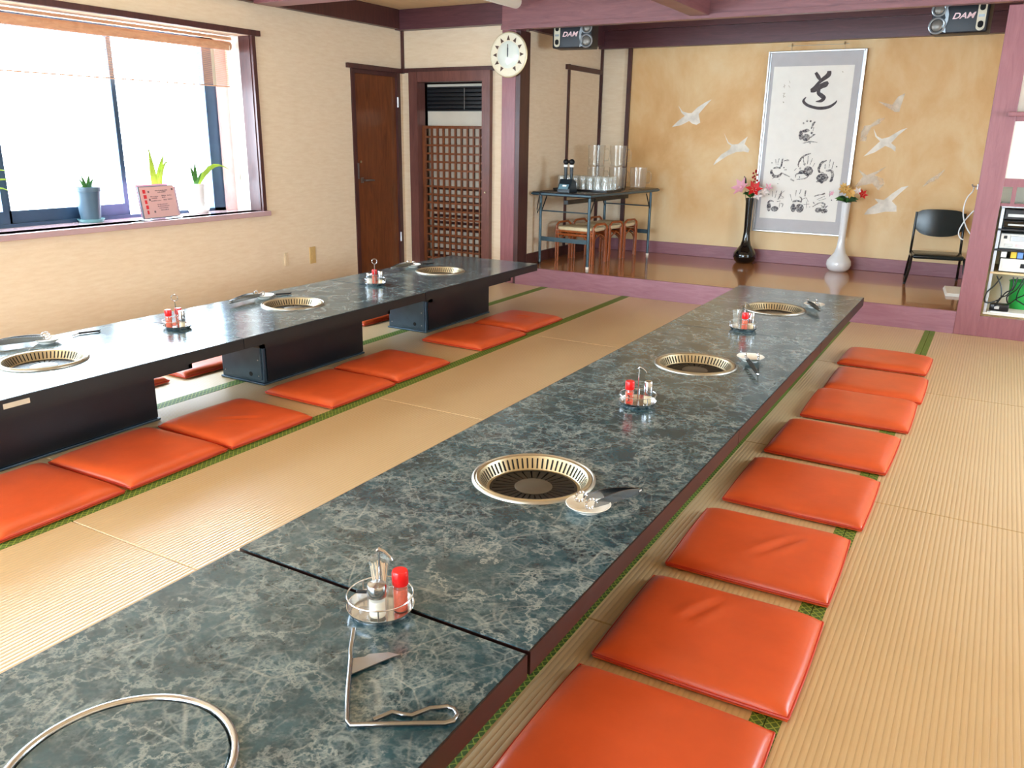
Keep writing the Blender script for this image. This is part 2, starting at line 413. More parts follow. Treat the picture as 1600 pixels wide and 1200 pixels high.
HANDS=[
  [([(0.277, 1.417), (0.278, 1.404), (0.282, 1.374), (0.285, 1.343), (0.286, 1.331)], [0.0043, 0.0202, 0.0288, 0.0202, 0.0043]), ([(0.329, 1.385), (0.33, 1.375), (0.333, 1.353), (0.335, 1.33), (0.336, 1.32)], [0.0082, 0.0383, 0.0547, 0.0383, 0.0082]), ([(0.32, 1.429), (0.321, 1.425), (0.322, 1.414), (0.323, 1.403), (0.324, 1.398)], [0.0078, 0.0363, 0.0519, 0.0363, 0.0078]), ([(0.291, 1.489), (0.294, 1.481), (0.297, 1.473)], [0.0039, 0.013, 0.0039]), ([(0.322, 1.51), (0.325, 1.501), (0.328, 1.493)], [0.0043, 0.0144, 0.0043]), ([(0.354, 1.508), (0.357, 1.499), (0.36, 1.491)], [0.0043, 0.0144, 0.0043]), ([(0.399, 1.496), (0.383, 1.475), (0.37, 1.432)], [0.0072, 0.0144, 0.0058]), ([(0.392, 1.446), (0.387, 1.411)], [0.0043, 0.0035]), ([(0.376, 1.405), (0.38, 1.395), (0.383, 1.385)], [0.0052, 0.0173, 0.0052]), ([(0.412, 1.384), (0.395, 1.376), (0.372, 1.353)], [0.0058, 0.0115, 0.0046]), ([(0.309, 1.301), (0.373, 1.317), (0.438, 1.311)], [0.0036, 0.0072, 0.0029]), ([(0.371, 1.311), (0.374, 1.305), (0.377, 1.298)], [0.0035, 0.0115, 0.0035])] ,
  [([(0.046, 1.053), (0.046, 1.024), (0.077, 0.992), (0.119, 0.996), (0.146, 1.027)], [0.0092, 0.0184, 0.0184, 0.0184, 0.0074]), ([(0.057, 1.066), (0.093, 1.073), (0.129, 1.068)], [0.0063, 0.0127, 0.0051]), ([(0.039, 1.122), (0.041, 1.116), (0.043, 1.11)], [0.0028, 0.0092, 0.0028]), ([(0.073, 1.149), (0.082, 1.102)], [0.004, 0.0032]), ([(0.106, 1.159), (0.098, 1.112)], [0.0046, 0.0037]), ([(0.14, 1.163), (0.135, 1.127), (0.133, 1.092), (0.112, 1.064)], [0.0058, 0.0115, 0.0115, 0.0046]), ([(0.149, 1.134), (0.181, 1.146), (0.196, 1.142), (0.176, 1.134)], [0.0035, 0.0069, 0.0069, 0.0028]), ([(0.09, 1.102), (0.107, 1.106)], [0.0029, 0.0023]), ([(0.156, 1.08), (0.159, 1.075), (0.161, 1.069)], [0.0028, 0.0092, 0.0028]), ([(0.164, 1.054), (0.187, 1.057)], [0.0063, 0.0051]), ([(0.146, 1.024), (0.178, 1.01), (0.224, 0.991)], [0.004, 0.0081, 0.0032]), ([(0.094, 0.998), (0.061, 0.967)], [0.0035, 0.0028]), ([(0.123, 0.97), (0.125, 0.966), (0.127, 0.963)], [0.0017, 0.0058, 0.0017]), ([(0.115, 0.927), (0.118, 0.923), (0.12, 0.919)], [0.0021, 0.0069, 0.0021])] ,
  [([(0.287, 1.099), (0.299, 1.143), (0.33, 1.185), (0.393, 1.213)], [0.0063, 0.0127, 0.0127, 0.0051]), ([(0.327, 1.179), (0.337, 1.127)], [0.0046, 0.0037]), ([(0.372, 1.186), (0.372, 1.113)], [0.0046, 0.0037]), ([(0.412, 1.167), (0.396, 1.108)], [0.004, 0.0032]), ([(0.437, 1.124), (0.422, 1.089)], [0.0035, 0.0028]), ([(0.381, 1.093), (0.382, 1.08), (0.386, 1.05), (0.389, 1.019), (0.391, 1.006)], [0.0097, 0.0452, 0.0645, 0.0452, 0.0097]), ([(0.328, 1.056), (0.328, 1.051), (0.33, 1.039), (0.331, 1.027), (0.332, 1.021)], [0.0069, 0.0323, 0.0461, 0.0323, 0.0069]), ([(0.276, 0.984), (0.284, 1.02), (0.353, 1.028), (0.39, 1.012), (0.364, 0.981), (0.289, 0.97)], [0.004, 0.0081, 0.0081, 0.0081, 0.0081, 0.0032]), ([(0.375, 1.029), (0.378, 1.017), (0.381, 1.005)], [0.0059, 0.0196, 0.0059]), ([(0.342, 1.124), (0.345, 1.113), (0.348, 1.101)], [0.0055, 0.0184, 0.0055]), ([(0.286, 1.108), (0.294, 1.085)], [0.0058, 0.0046]), ([(0.307, 1.083), (0.31, 1.073), (0.313, 1.064)], [0.0045, 0.015, 0.0045]), ([(0.278, 1.073), (0.259, 1.051)], [0.004, 0.0032]), ([(0.233, 0.97), (0.267, 0.954)], [0.0098, 0.0078]), ([(0.311, 0.998), (0.313, 0.992), (0.316, 0.987)], [0.0028, 0.0092, 0.0028])] ,
  [([(0.492, 1.038), (0.479, 1.073), (0.499, 1.126), (0.541, 1.153)], [0.0086, 0.0173, 0.0173, 0.0069]), ([(0.533, 1.116), (0.534, 1.077)], [0.0058, 0.0046]), ([(0.573, 1.159), (0.569, 1.087)], [0.0046, 0.0037]), ([(0.606, 1.141), (0.596, 1.077)], [0.0046, 0.0037]), ([(0.633, 1.104), (0.636, 1.098), (0.638, 1.092)], [0.0031, 0.0104, 0.0031]), ([(0.547, 1.058), (0.592, 1.059), (0.61, 1.025), (0.603, 0.972), (0.586, 0.966)], [0.0086, 0.0173, 0.0173, 0.0173, 0.0069]), ([(0.515, 1.033), (0.517, 1.021), (0.52, 0.993), (0.523, 0.964), (0.525, 0.952)], [0.0121, 0.0565, 0.0807, 0.0565, 0.0121]), ([(0.543, 0.994), (0.505, 0.969), (0.47, 0.953)], [0.0086, 0.0173, 0.0069]), ([(0.516, 0.966), (0.519, 0.952), (0.522, 0.938)], [0.0069, 0.0231, 0.0069]), ([(0.485, 1.044), (0.526, 1.04)], [0.0075, 0.006])] ,
  [([(0.049, 0.749), (0.05, 0.735), (0.054, 0.703), (0.057, 0.671), (0.058, 0.657)], [0.0045, 0.021, 0.03, 0.021, 0.0045]), ([(0.109, 0.71), (0.11, 0.702), (0.112, 0.685), (0.114, 0.667), (0.115, 0.659)], [0.008, 0.0371, 0.053, 0.0371, 0.008]), ([(0.039, 0.742), (0.064, 0.76), (0.096, 0.754)], [0.0058, 0.0115, 0.0046]), ([(0.041, 0.825), (0.043, 0.818), (0.046, 0.812)], [0.0031, 0.0104, 0.0031]), ([(0.075, 0.856), (0.077, 0.796)], [0.004, 0.0032]), ([(0.116, 0.858), (0.104, 0.788)], [0.004, 0.0032]), ([(0.162, 0.86), (0.153, 0.817), (0.136, 0.777)], [0.0052, 0.0104, 0.0041]), ([(0.14, 0.823), (0.188, 0.798)], [0.0035, 0.0028]), ([(0.191, 0.861), (0.149, 0.823)], [0.0029, 0.0023]), ([(0.13, 0.777), (0.189, 0.795)], [0.0035, 0.0028]), ([(0.126, 0.755), (0.162, 0.763)], [0.0035, 0.0028]), ([(0.155, 0.745), (0.153, 0.699)], [0.004, 0.0032]), ([(0.164, 0.739), (0.186, 0.734), (0.18, 0.704)], [0.0035, 0.0069, 0.0028])] ,
  [([(0.282, 0.742), (0.283, 0.73), (0.286, 0.703), (0.289, 0.676), (0.29, 0.664)], [0.0055, 0.0258, 0.0369, 0.0258, 0.0055]), ([(0.341, 0.744), (0.342, 0.732), (0.346, 0.703), (0.349, 0.675), (0.35, 0.663)], [0.0086, 0.0403, 0.0576, 0.0403, 0.0086]), ([(0.271, 0.76), (0.311, 0.77), (0.354, 0.764)], [0.0075, 0.015, 0.006]), ([(0.244, 0.831), (0.265, 0.771)], [0.0035, 0.0028]), ([(0.297, 0.871), (0.297, 0.809)], [0.004, 0.0032]), ([(0.34, 0.878), (0.331, 0.835)], [0.0046, 0.0037]), ([(0.383, 0.871), (0.382, 0.817)], [0.0086, 0.0069]), ([(0.331, 0.811), (0.356, 0.791), (0.352, 0.755)], [0.0046, 0.0092, 0.0037]), ([(0.368, 0.791), (0.397, 0.802), (0.419, 0.764)], [0.0023, 0.0046, 0.0018]), ([(0.38, 0.738), (0.432, 0.747)], [0.0029, 0.0023]), ([(0.406, 0.769), (0.411, 0.701)], [0.0029, 0.0023]), ([(0.436, 0.724), (0.438, 0.72), (0.44, 0.717)], [0.0017, 0.0058, 0.0017])] ,
  [([(0.468, 0.821), (0.515, 0.837), (0.563, 0.845)], [0.004, 0.0081, 0.0032]), ([(0.497, 0.791), (0.563, 0.827)], [0.0035, 0.0028]), ([(0.513, 0.782), (0.577, 0.805)], [0.0035, 0.0028]), ([(0.464, 0.722), (0.513, 0.757), (0.558, 0.768)], [0.004, 0.0081, 0.0032]), ([(0.465, 0.766), (0.479, 0.749)], [0.0069, 0.0055]), ([(0.517, 0.719), (0.518, 0.711), (0.52, 0.695), (0.522, 0.678), (0.523, 0.671)], [0.0069, 0.0323, 0.0461, 0.0323, 0.0069]), ([(0.571, 0.71), (0.571, 0.704), (0.573, 0.689), (0.575, 0.674), (0.576, 0.668)], [0.0069, 0.0323, 0.0461, 0.0323, 0.0069]), ([(0.542, 0.758), (0.571, 0.754), (0.563, 0.73), (0.538, 0.74)], [0.0046, 0.0092, 0.0092, 0.0037]), ([(0.591, 0.731), (0.567, 0.689), (0.599, 0.687)], [0.004, 0.0081, 0.0032]), ([(0.54, 0.844), (0.562, 0.854)], [0.0075, 0.006]), ([(0.604, 0.875), (0.606, 0.825)], [0.004, 0.0032]), ([(0.626, 0.798), (0.628, 0.792), (0.631, 0.787)], [0.0028, 0.0092, 0.0028]), ([(0.507, 0.709), (0.558, 0.721), (0.602, 0.738)], [0.0035, 0.0069, 0.0028])] ,
]
SIGN= [([(0.124, 1.858), (0.133, 1.836)], [0.0038, 0.0031]), ([(0.122, 1.817), (0.137, 1.797)], [0.0038, 0.0031]), ([(0.074, 1.803), (0.094, 1.818)], [0.0046, 0.0037]), ([(0.081, 1.828), (0.088, 1.792)], [0.0038, 0.0031]), ([(0.077, 1.747), (0.105, 1.75)], [0.0038, 0.0031]), ([(0.089, 1.753), (0.087, 1.708)], [0.0054, 0.0043]), ([(0.079, 1.726), (0.105, 1.717)], [0.0038, 0.0031]), ([(0.086, 1.675), (0.091, 1.668), (0.097, 1.662)], [0.0032, 0.0108, 0.0032]), ([(0.583, 1.931), (0.588, 1.926), (0.593, 1.921)], [0.0028, 0.0092, 0.0028])]
CRANES=[
  [(-0.611, 1.7), (-0.663, 1.678), (-0.746, 1.628), (-0.802, 1.573), (-0.84, 1.573), (-0.897, 1.588), (-0.946, 1.644), (-0.907, 1.573), (-0.871, 1.547), (-0.945, 1.491), (-0.998, 1.439), (-0.909, 1.455), (-0.823, 1.497), (-0.788, 1.471), (-0.743, 1.461), (-0.707, 1.482), (-0.722, 1.532), (-0.73, 1.563), (-0.68, 1.623)] ,
  [(-0.457, 1.383), (-0.405, 1.298), (-0.366, 1.278), (-0.309, 1.284), (-0.26, 1.325), (-0.222, 1.356), (-0.246, 1.285), (-0.194, 1.236), (-0.202, 1.206), (-0.25, 1.215), (-0.323, 1.208), (-0.404, 1.171), (-0.465, 1.129), (-0.541, 1.075), (-0.518, 1.122), (-0.469, 1.18), (-0.388, 1.232), (-0.376, 1.268), (-0.413, 1.291)] ,
  [(1.267, 0.949), (1.211, 0.936), (1.14, 0.876), (1.079, 0.815), (0.998, 0.822), (1.033, 0.787), (0.95, 0.724), (0.926, 0.674), (1.016, 0.685), (1.103, 0.711), (1.197, 0.716), (1.19, 0.768), (1.145, 0.808), (1.208, 0.884)] ,
  [(1.187, 1.448), (1.133, 1.428), (1.044, 1.367), (0.988, 1.351), (0.945, 1.375), (0.907, 1.441), (0.931, 1.37), (0.976, 1.33), (0.92, 1.268), (0.854, 1.194), (0.944, 1.232), (1.025, 1.29), (1.077, 1.271), (1.115, 1.241), (1.114, 1.282), (1.071, 1.316), (1.12, 1.383)] ,
  [(0.993, 1.532), (0.936, 1.522), (0.878, 1.471), (0.825, 1.461), (0.806, 1.41), (0.807, 1.327), (0.857, 1.328), (0.864, 1.39), (0.886, 1.451), (0.951, 1.482)] ,
  [(1.128, 1.739), (1.075, 1.711), (1.036, 1.642), (0.916, 1.672), (1.011, 1.612), (1.063, 1.582), (1.102, 1.582), (1.106, 1.622)] ,
  [(1.059, 1.112), (0.995, 1.073), (0.901, 1.029), (0.823, 1.078), (0.872, 1.017), (0.813, 0.92), (0.96, 0.957), (1.019, 0.897), (1.065, 0.961), (1.044, 1.002), (0.971, 1.031)] ,
  [(1.378, 0.943), (1.421, 1.006), (1.538, 1.101), (1.495, 1.019), (1.426, 0.976)] ,
]
# ================================================================ THE SETTING
HT = .366; ZS = .16; ZC = 2.43
XL, XR, YN, YS, YB = -3.13, 4.40, -4.2, 5.44, 7.17
# floor: sub-floor slab, tatami mats with their cloth borders
fl = struct('floor', G().box(XL-.2, YN-.2, -.12, XR+.2, YB+.3, -.03), 'shelf_wood', 'tatami floor of the dining room with green cloth borders', 'floor')
cols = [-3.13, -2.30, -1.50, -.70, .55, 1.12, 1.705, 2.60, 3.50, 4.40]
offs = [0, .85, .3, 0, .85, .4, 0, .85, 0]
for i in range(len(cols)-1):
    ys = [YN] + [y for y in [(-3.1 + offs[i]) + 1.7*k for k in range(6)] if YN+.3 < y < YS-.3] + [YS]
    for a, b in zip(ys[:-1], ys[1:]):
        x0, x1 = cols[i]+.001, cols[i+1]-.001
        m = ob('tatami_mat', G().rbox(x0, a+.001, -.03, x1, b-.001, 0, .003, 1), 'tatami', fl)
        for xa, xb in ((x0, x0+.034), (x1-.034, x1)):
            ob('cloth_border', G().box(xa, a+.001, -.028, xb, b-.001, .0012), 'border_cloth', m)
# stage
struct('floor_stage', G().box(-1.81, YS+.02, ZS-.03, 1.93, YB, ZS), 'stage_boards', 'glossy brown wooden floor of the raised stage', 'floor')
for k, (a, b) in enumerate(((-1.98, -1.82), (-1.82, .4), (.4, 1.86), (1.86, 2.005), (2.012, 3.2))):
    pass
rs = struct('trim_1', G().box(-1.819, YS, -.03, 1.853, YS+.03, ZS+.002), 'riser_wood', 'mauve riser board along the front of the stage', 'riser')
# outer walls
wl = G()
WY0, WY1, WZ0, WZ1 = -.02, 3.62, .72, 2.03          # window opening seen in the photo
W2Y0, W2Y1 = -3.75, -.95                            # its neighbour behind the camera
D0, D1, DT = 4.75, 5.43, 1.885
for (y0, y1, z0, z1) in ((YN, W2Y0, 0, ZC), (W2Y0, W2Y1, 0, WZ0), (W2Y0, W2Y1, WZ1, ZC), (W2Y1, WY0, 0, ZC), (WY0, WY1, 0, WZ0), (WY0, WY1, WZ1, ZC), (WY1, D0, 0, ZC), (D0, D1, DT, ZC), (D1, 5.5, 0, ZC)):
    wl.box(XL-.12, y0, z0, XL, y1, z1)
struct('wall_left', wl, 'wall_cloth', 'beige cloth-papered wall with the big bay window and door', 'wall')
# bay of the window: cheeks, head and window board
for n, (y0, y1) in enumerate(((WY0, WY1), (W2Y0, W2Y1))):
    bay = G().box(-3.62, y0-.04, WZ0-.06, XL-.12, y0, WZ1+.06).box(-3.62, y1, WZ0-.06, XL-.12, y1+.04, WZ1+.06)
    bay.box(-3.62, y0, WZ1, XL-.12, y1, WZ1+.06)
    struct('wall_bay', bay, 'reveal_white', ['white plastered cheeks of the bay window recess', 'white plastered recess of the second bay window behind'][n], 'wall')
    struct('trim_2', G().rbox(-3.62, y0-.06, WZ0-.04, XL+.035, y1+.06, WZ0, .006), 'sill_board', ['mauve window sill board with plants and menus on it', 'mauve sill of the second window behind'][n], 'sill')
    tr = G().box(XL-.005, y1-.005, WZ0, XL+.018, y1+.03, WZ1).box(XL-.005, y0-.03, WZ0, XL+.018, y0+.005, WZ1).rbox(XL-.005, y0-.08, WZ1, XL+.028, y1+.08, WZ1+.04, .003)
    tr.box(XL-.12, y1-.012, WZ0, XL-.005, y1, WZ1)
    struct('trim_3', tr, 'dark_wood', ['dark wooden frame around the bay window', 'dark wooden frame around the second window'][n], 'frame')
    # sliding aluminium sashes
    wn = struct('window_%d' % (n+1), G().box(-3.50, y0, WZ0, -3.44, y1, WZ0+.022).box(-3.50, y0, 1.975, -3.44, y1, WZ1).box(-3.50, y1-.21, WZ0, -3.44, y1-.10, WZ1).box(-3.50, y0, WZ0, -3.44, y0+.04, WZ1), 'sash_dark', ['wide sliding window with dark sashes, blown out by daylight', 'second sliding window on the same wall behind'][n], 'window')
    struct('trim_17', G().box(-3.50, y1-.10, WZ0, -3.42, y1, WZ1), 'logo_pink', ['pinkish window post at the right end of the bay', 'pinkish post of the second bay window'][n], 'post')
    if n == 0: spans = [(0.02, .90, -3.485), (.88, 1.79, -3.462), (1.76, 2.67, -3.485)]
    else: spans = [(W2Y0+.04, W2Y0+.95, -3.485), (W2Y0+.92, W2Y0+1.86, -3.462), (W2Y0+1.84, W2Y1-.2, -3.485)]
    for a, b, x in spans:
        w_ = .036
        sa = ob('sash_frame', G().box(x-.012, a, WZ0+.022, x+.012, a+w_*1.6, 1.975).box(x-.012, b-w_, WZ0+.022, x+.012, b, 1.975).box(x-.012, a+w_, WZ0+.022, x+.012, b-w_, WZ0+.10).box(x-.012, a+w_, 1.94, x+.012, b-w_, 1.975), 'sash_dark', wn)
        ob('pane', G().box(x-.003, a+w_, WZ0+.10, x+.003, b-w_, 1.94), 'window_glass', sa)
# right wall with a paper-screened window
wr = G(); RY0, RY1 = 2.2, 4.2
for (y0, y1, z0, z1) in ((YN, RY0, 0, ZC), (RY0, RY1, 0, .62), (RY0, RY1, 2.0, ZC), (RY1, YS, 0, ZC)):
    wr.box(XR, y0, z0, XR+.12, y1, z1)
struct('wall_right', wr, 'wall_cloth', 'beige cloth-papered wall on the right side of the room', 'wall')
wn = struct('window_3', G().box(XR, RY0, .62, XR+.1, RY1, .68).box(XR, RY0, 1.94, XR+.1, RY1, 2.0), 'dark_wood', 'long window on the right side of the room', 'window')
for k in range(2):
    a = RY0 + k*1.0; sa = ob('sash_frame', G().box(XR+.03, a, .68, XR+.06, a+.04, 1.94).box(XR+.03, a+.96, .68, XR+.06, a+1, 1.94).box(XR+.03, a+.04, .68, XR+.06, a+.96, .74).box(XR+.03, a+.04, 1.9, XR+.06, a+.96, 1.94), 'dark_wood', wn)
    ob('pane', G().box(XR+.042, a+.04, .74, XR+.048, a+.96, 1.9), 'window_glass', sa)
FX0, FX1, FZ0, FZ1 = -2.6, 1.4, .25, 2.15
struct('wall_front', G().box(XL-.12, YN-.12, 0, FX0, YN, ZC).box(FX1, YN-.12, 0, XR+.12, YN, ZC).box(FX0, YN-.12, 0, FX1, YN, FZ0).box(FX0, YN-.12, FZ1, FX1, YN, ZC), 'wall_cloth', 'beige wall behind the viewer', 'wall')
wn = struct('window_4', G().box(FX0, YN-.1, FZ0, FX1, YN, FZ0+.05).box(FX0, YN-.1, FZ1-.05, FX1, YN, FZ1), 'dark_wood', 'wide window in the wall behind the viewer', 'window')
for k in range(4):
    a = FX0 + k*1.0; sa = ob('sash_frame', G().box(a, YN-.07, FZ0+.05, a+.04, YN-.04, FZ1-.05).box(a+.96, YN-.07, FZ0+.05, a+1, YN-.04, FZ1-.05).box(a+.04, YN-.07, FZ0+.05, a+.96, YN-.04, FZ0+.1).box(a+.04, YN-.07, FZ1-.1, a+.96, YN-.04, FZ1-.05), 'dark_wood', wn)
    ob('pane', G().box(a+.04, YN-.058, FZ0+.1, a+.96, YN-.052, FZ1-.1), 'window_glass', sa)
# wall with the lattice door, beside the stage
LX0, LX1, LZT = -3.02, -2.115, 1.89
wb = G().box(XL, 5.5, 0, LX0, 5.62, ZC).box(LX0, 5.5, LZT, LX1, 5.62, ZC).box(LX1, 5.5, 0, -1.9, 5.62, ZC)
struct('wall_back', wb, 'wall_cloth', 'narrow beige wall holding the lattice door beside the stage', 'wall')
struct('wall_closet', G().box(LX0-.02, 6.18, 0, LX1+.02, 6.22, 2.2).box(LX0-.06, 5.62, 0, LX0-.02, 6.2, 2.2).box(LX1+.02, 5.62, 0, LX1+.06, 6.2, 2.2).box(LX0, 5.62, 2.05, LX1, 6.2, 2.1), 'dark_wood', 'dark closet interior behind the lattice door', 'wall')
struct('trim_4', G().box(XL, 5.485, 1.89, XL+.03, 5.5, 2.26).box(XL, 5.47, 1.885, -2.0, 5.5, 1.925), 'dark_wood', 'dark wooden rail above the lattice door', 'trim')
# stage walls
struct('wall_stage_left', G().box(-1.93, 5.62, 0, -1.81, YB+.12, ZC), 'wall_cloth', 'beige side wall of the stage with the closet panel', 'wall')
sb = struct('wall_stage_back', G().box(-1.485, YB, 0, 2.0, YB+.12, ZC), 'mural_gold', 'gold mural wall with white flying cranes behind the stage', 'wall')
struct('wall_stage_corner', G().box(-1.81, YB, 0, -1.485, YB+.12, ZC), 'wall_cloth', 'plain beige strip of wall between the dark posts at the stage corner', 'wall')
struct('wall_stage_right', G().box(1.93, YS+.12, 0, 2.0, YB, ZC), 'wall_cloth', 'beige wall on the right end of the stage', 'wall')
struct('trim_5', G().box(-1.505, YB-.03, ZS, -1.465, YB, 2.2).box(-1.81, YB-.025, ZS, -1.785, YB, 2.23), 'dark_wood', 'dark corner posts at the left of the gold mural', 'post')
struct('baseboard_back', G().rbox(-1.81, YB-.022, ZS, 1.93, YB-.0005, ZS+.122, .004), 'riser_wood', 'mauve baseboard under the gold mural', 'baseboard')
struct('baseboard_left', G().rbox(-1.81, 5.6, ZS, -1.79, YB-.025, ZS+.1, .004), 'dark_wood', 'dark baseboard on the left side wall of the stage', 'baseboard')
struct('trim_6', G().box(-1.81, YB-.09, 2.195, 1.93, YB, 2.36).box(-1.81, YB-.14, 2.36, 1.93, YB, ZC).box(-1.81, 5.6, 2.215, -1.75, YB-.09, ZC), 'frieze_wood', 'dark purple wooden frieze above the mural', 'frieze')
# ceiling and beams
struct('ceiling', G().box(XL-.12, YN-.12, ZC, XR+.12, YB+.12, ZC+.05), 'ceiling_ply', 'pale boarded ceiling between the beams', 'ceiling')
struct('trim_7', G().rbox(-1.90, 5.29, 2.205, XR, 5.47, ZC, .004).box(-1.90, 5.275, 2.19, XR, 5.29, 2.225), 'beam_wood', 'mauve beam over the front edge of the stage', 'beam')
struct('trim_8', G().rbox(XL, 5.40, 2.255, -1.90, 5.50, ZC, .004), 'dark_wood' if 0 else 'frieze_wood', 'dark beam above the lattice door wall', 'beam')
struct('trim_9', G().rbox(XL, YN, 2.262, XL+.06, 5.40, ZC, .004), 'dark_wood', 'dark beam along the top of the window wall', 'beam')
struct('trim_10', G().rbox(-.235, YN, 2.21, -.095, 5.29, ZC, .004), 'beam_wood', 'mauve ceiling beam running towards the stage', 'beam')
struct('trim_11', G().rbox(XL+.06, 3.62, 2.25, -.235, 3.82, ZC, .004), 'beam_wood', 'mauve ceiling beam running from the window wall', 'beam')
struct('trim_12', G().rbox(-.095, 3.62, 2.25, XR, 3.82, ZC, .004), 'beam_wood', 'mauve ceiling beam on the right half of the room', 'beam')
# pillars
struct('trim_13', G().rbox(-1.985, YS, 0, -1.845, 5.62, 2.25, .005), 'mauve_wood', 'mauve pillar carrying the round clock at the left of the stage', 'pillar')
struct('trim_14', G().box(-1.845, YS+.005, 0, -1.80, 5.62, 2.2), 'dark_wood', 'dark post against the left pillar of the stage', 'post')
struct('trim_15', G().rbox(1.853, YS-.005, 0, 2.003, YS+.12, 2.19, .004), 'mauve_wood', 'mauve pillar between the stage and the equipment recess', 'pillar')
# recess with shelves to the right of the stage
rc = G().box(2.003, YS, 0, 3.2, YS+.03, .146).box(2.003, YS, 1.045, 3.2, YS+.04, 1.10).box(2.003, YS, 1.47, 3.2, YS+.04, 1.53).rbox(1.955, YS-.07, 1.50, 3.2, YS, 1.527, .003)
rc.box(2.06, YS, .93, 2.085, YS+.04, 1.045).box(2.003, YS+.01, .915, 3.2, YS+.04, .935).box(2.06, YS, 1.53, 2.085, YS+.04, 2.19)
struct('trim_16', rc, 'mauve_wood', 'mauve rails and ledge framing the equipment recess', 'frame')
struct('wall_recess', G().box(2.003, YS+.04, 1.53, 3.2, YS+.08, ZC).box(2.0, YS+.62, 0, 3.3, YS+.66, 1.53).box(3.2, YS, 0, 3.3, YS+.62, 1.53).box(2.003, YS+.04, 1.05, 3.2, YS+.62, 1.08), 'panel_cream', 'cream lining of the equipment recess beside the stage', 'wall')
struct('wall_screen', G().box(2.003, YS+.015, 1.10, 3.2, YS+.025, 1.47), 'panel_cream', 'white screen panel above the equipment recess', 'panel')
struct('wall_recess_right', G().box(3.2, YS, 0, XR, YS+.1, ZC), 'wall_cloth', 'beige wall to the right of the equipment recess', 'wall')

# painted cranes on the mural
for k, poly in enumerate(CRANES):
    o = ob('painted_crane', G().prism(poly, .0012, lambda q: (q[0], YB-.0002-q[2], q[1])), 'crane_white' if k in (0, 1, 2, 3) else 'crane_faint', sb)

# door_1: dark veneer door in the window wall
dr = struct('door_1', G().box(XL-.06, D0+.045, 0.01, XL-.02, D1-.02, DT-.04), 'door_wood', 'plain dark brown wooden door in the window wall', 'door')
ob('door_frame', G().box(XL-.12, D0, 0, XL+.012, D0+.045, DT).box(XL-.12, D1-.02, 0, XL+.005, D1+.03, DT).box(XL-.12, D0-.055, DT-.004, XL+.03, D1+.07, DT+.036).box(XL-.1, D0+.045, DT-.04, XL, D1, DT), 'dark_wood', dr)
h = ob('door_lever', G().tube([(XL-.02, D0+.13, .915), (XL+.03, D0+.13, .915), (XL+.035, D0+.15, .915), (XL+.035, D0+.24, .912)], .009), 'steel_dull', dr, True)
ob('lever_plate', G().cbox((XL-.017, D0+.13, .915), (.008, .035, .05)), 'steel_dull', h)
ob('lock_plate', G().cbox((XL+.013, D0+.05, 1.0), (.004, .02, .14)), 'steel_dull', dr)
ob('keyhole', G().tube([(XL-.022, D0+.12, 1.08), (XL-.012, D0+.12, 1.08)], .012), 'brass', dr, True)
for z in (.35, 1.62): ob('hinge', G().tube([(XL+.008, D1-.015, z-.045), (XL+.008, D1-.015, z+.045)], .009), 'steel_dull', dr, True)

# door_2: lattice door hiding the air conditioner
dr = struct('door_2', G().box(LX0, 5.45, 0, LX0+.095, 5.58, LZT).box(LX1-.085, 5.45, 0, LX1, 5.58, LZT).box(LX0+.10, 5.45, 1.80, LX1-.085, 5.58, LZT), 'frame_brown', 'brown lattice door in a wooden frame in front of the air conditioner', 'door')
ob('stile', G().box(LX0+.10, 5.52, 0.01, LX0+.135, 5.55, 1.41), 'door_wood', dr); ob('stile', G().box(LX1-.10, 5.52, 0.01, LX1-.085, 5.55, 1.41), 'door_wood', dr)
ob('top_rail', G().box(LX0+.135, 5.52, 1.385, LX1-.10, 5.55, 1.41), 'door_wood', dr)
lx = [LX0+.135+.0685*k for k in range(1, 10)]
vm = mesh('upright_bar', G().box(-.008, 0, .01, .008, .024, 1.385), 'door_wood'); hm = mesh('cross_bar', G().box(LX0+.135, 0, -.009, LX1-.10, .018, .009), 'door_wood')
for x in lx: ob('upright_bar', vm, None, dr, loc=(x, 5.523, 0))
z = 1.385-.077
while z > .03:
    ob('cross_bar', hm, None, dr, loc=(0, 5.528, z)); z -= .077
ob('knob', G().tube([(LX1-.04, 5.45, .82), (LX1-.04, 5.436, .82)], .008), 'brass', dr, True)

# door_3: papered closet panel on the stage's side wall
dr = struct('door_3', G().box(-1.812, 6.42, ZS+.1, -1.803, 7.12, 1.955), 'wall_cloth', 'papered closet door with dark frame on the side wall of the stage', 'door')
ob('door_frame', G().box(-1.812, 6.39, ZS+.1, -1.792, 6.42, 2.0).box(-1.812, 6.34, 1.95, -1.785, 7.145, 1.995).box(-1.812, 7.12, ZS+.1, -1.795, 7.145, 1.99), 'dark_wood', dr)
ob('finger_pull', G().tube([(-1.806, 6.47, 1.09), (-1.799, 6.47, 1.09)], .016, 12), 'frame_black', dr, True)

# wall plates
for yy, m, lb, h2 in ((4.156, 'outlet_tan', 'tan wall outlet plate on the wall right of the window', .072), (3.84, 'outlet_cream', 'pale blank wall plate painted like the wall', .055)):
    o = thing('wall_plate', lb, 'outlet', (XL, yy, .305))
    ob('cover', G().rbox(0, -.035 if h2 > .06 else -.02, -h2, .008, .035 if h2 > .06 else .02, h2, .002), m, o)
    ob('insert', G().rbox(.006, -.012, -.03, .011, .012, .03, .001), m, o)
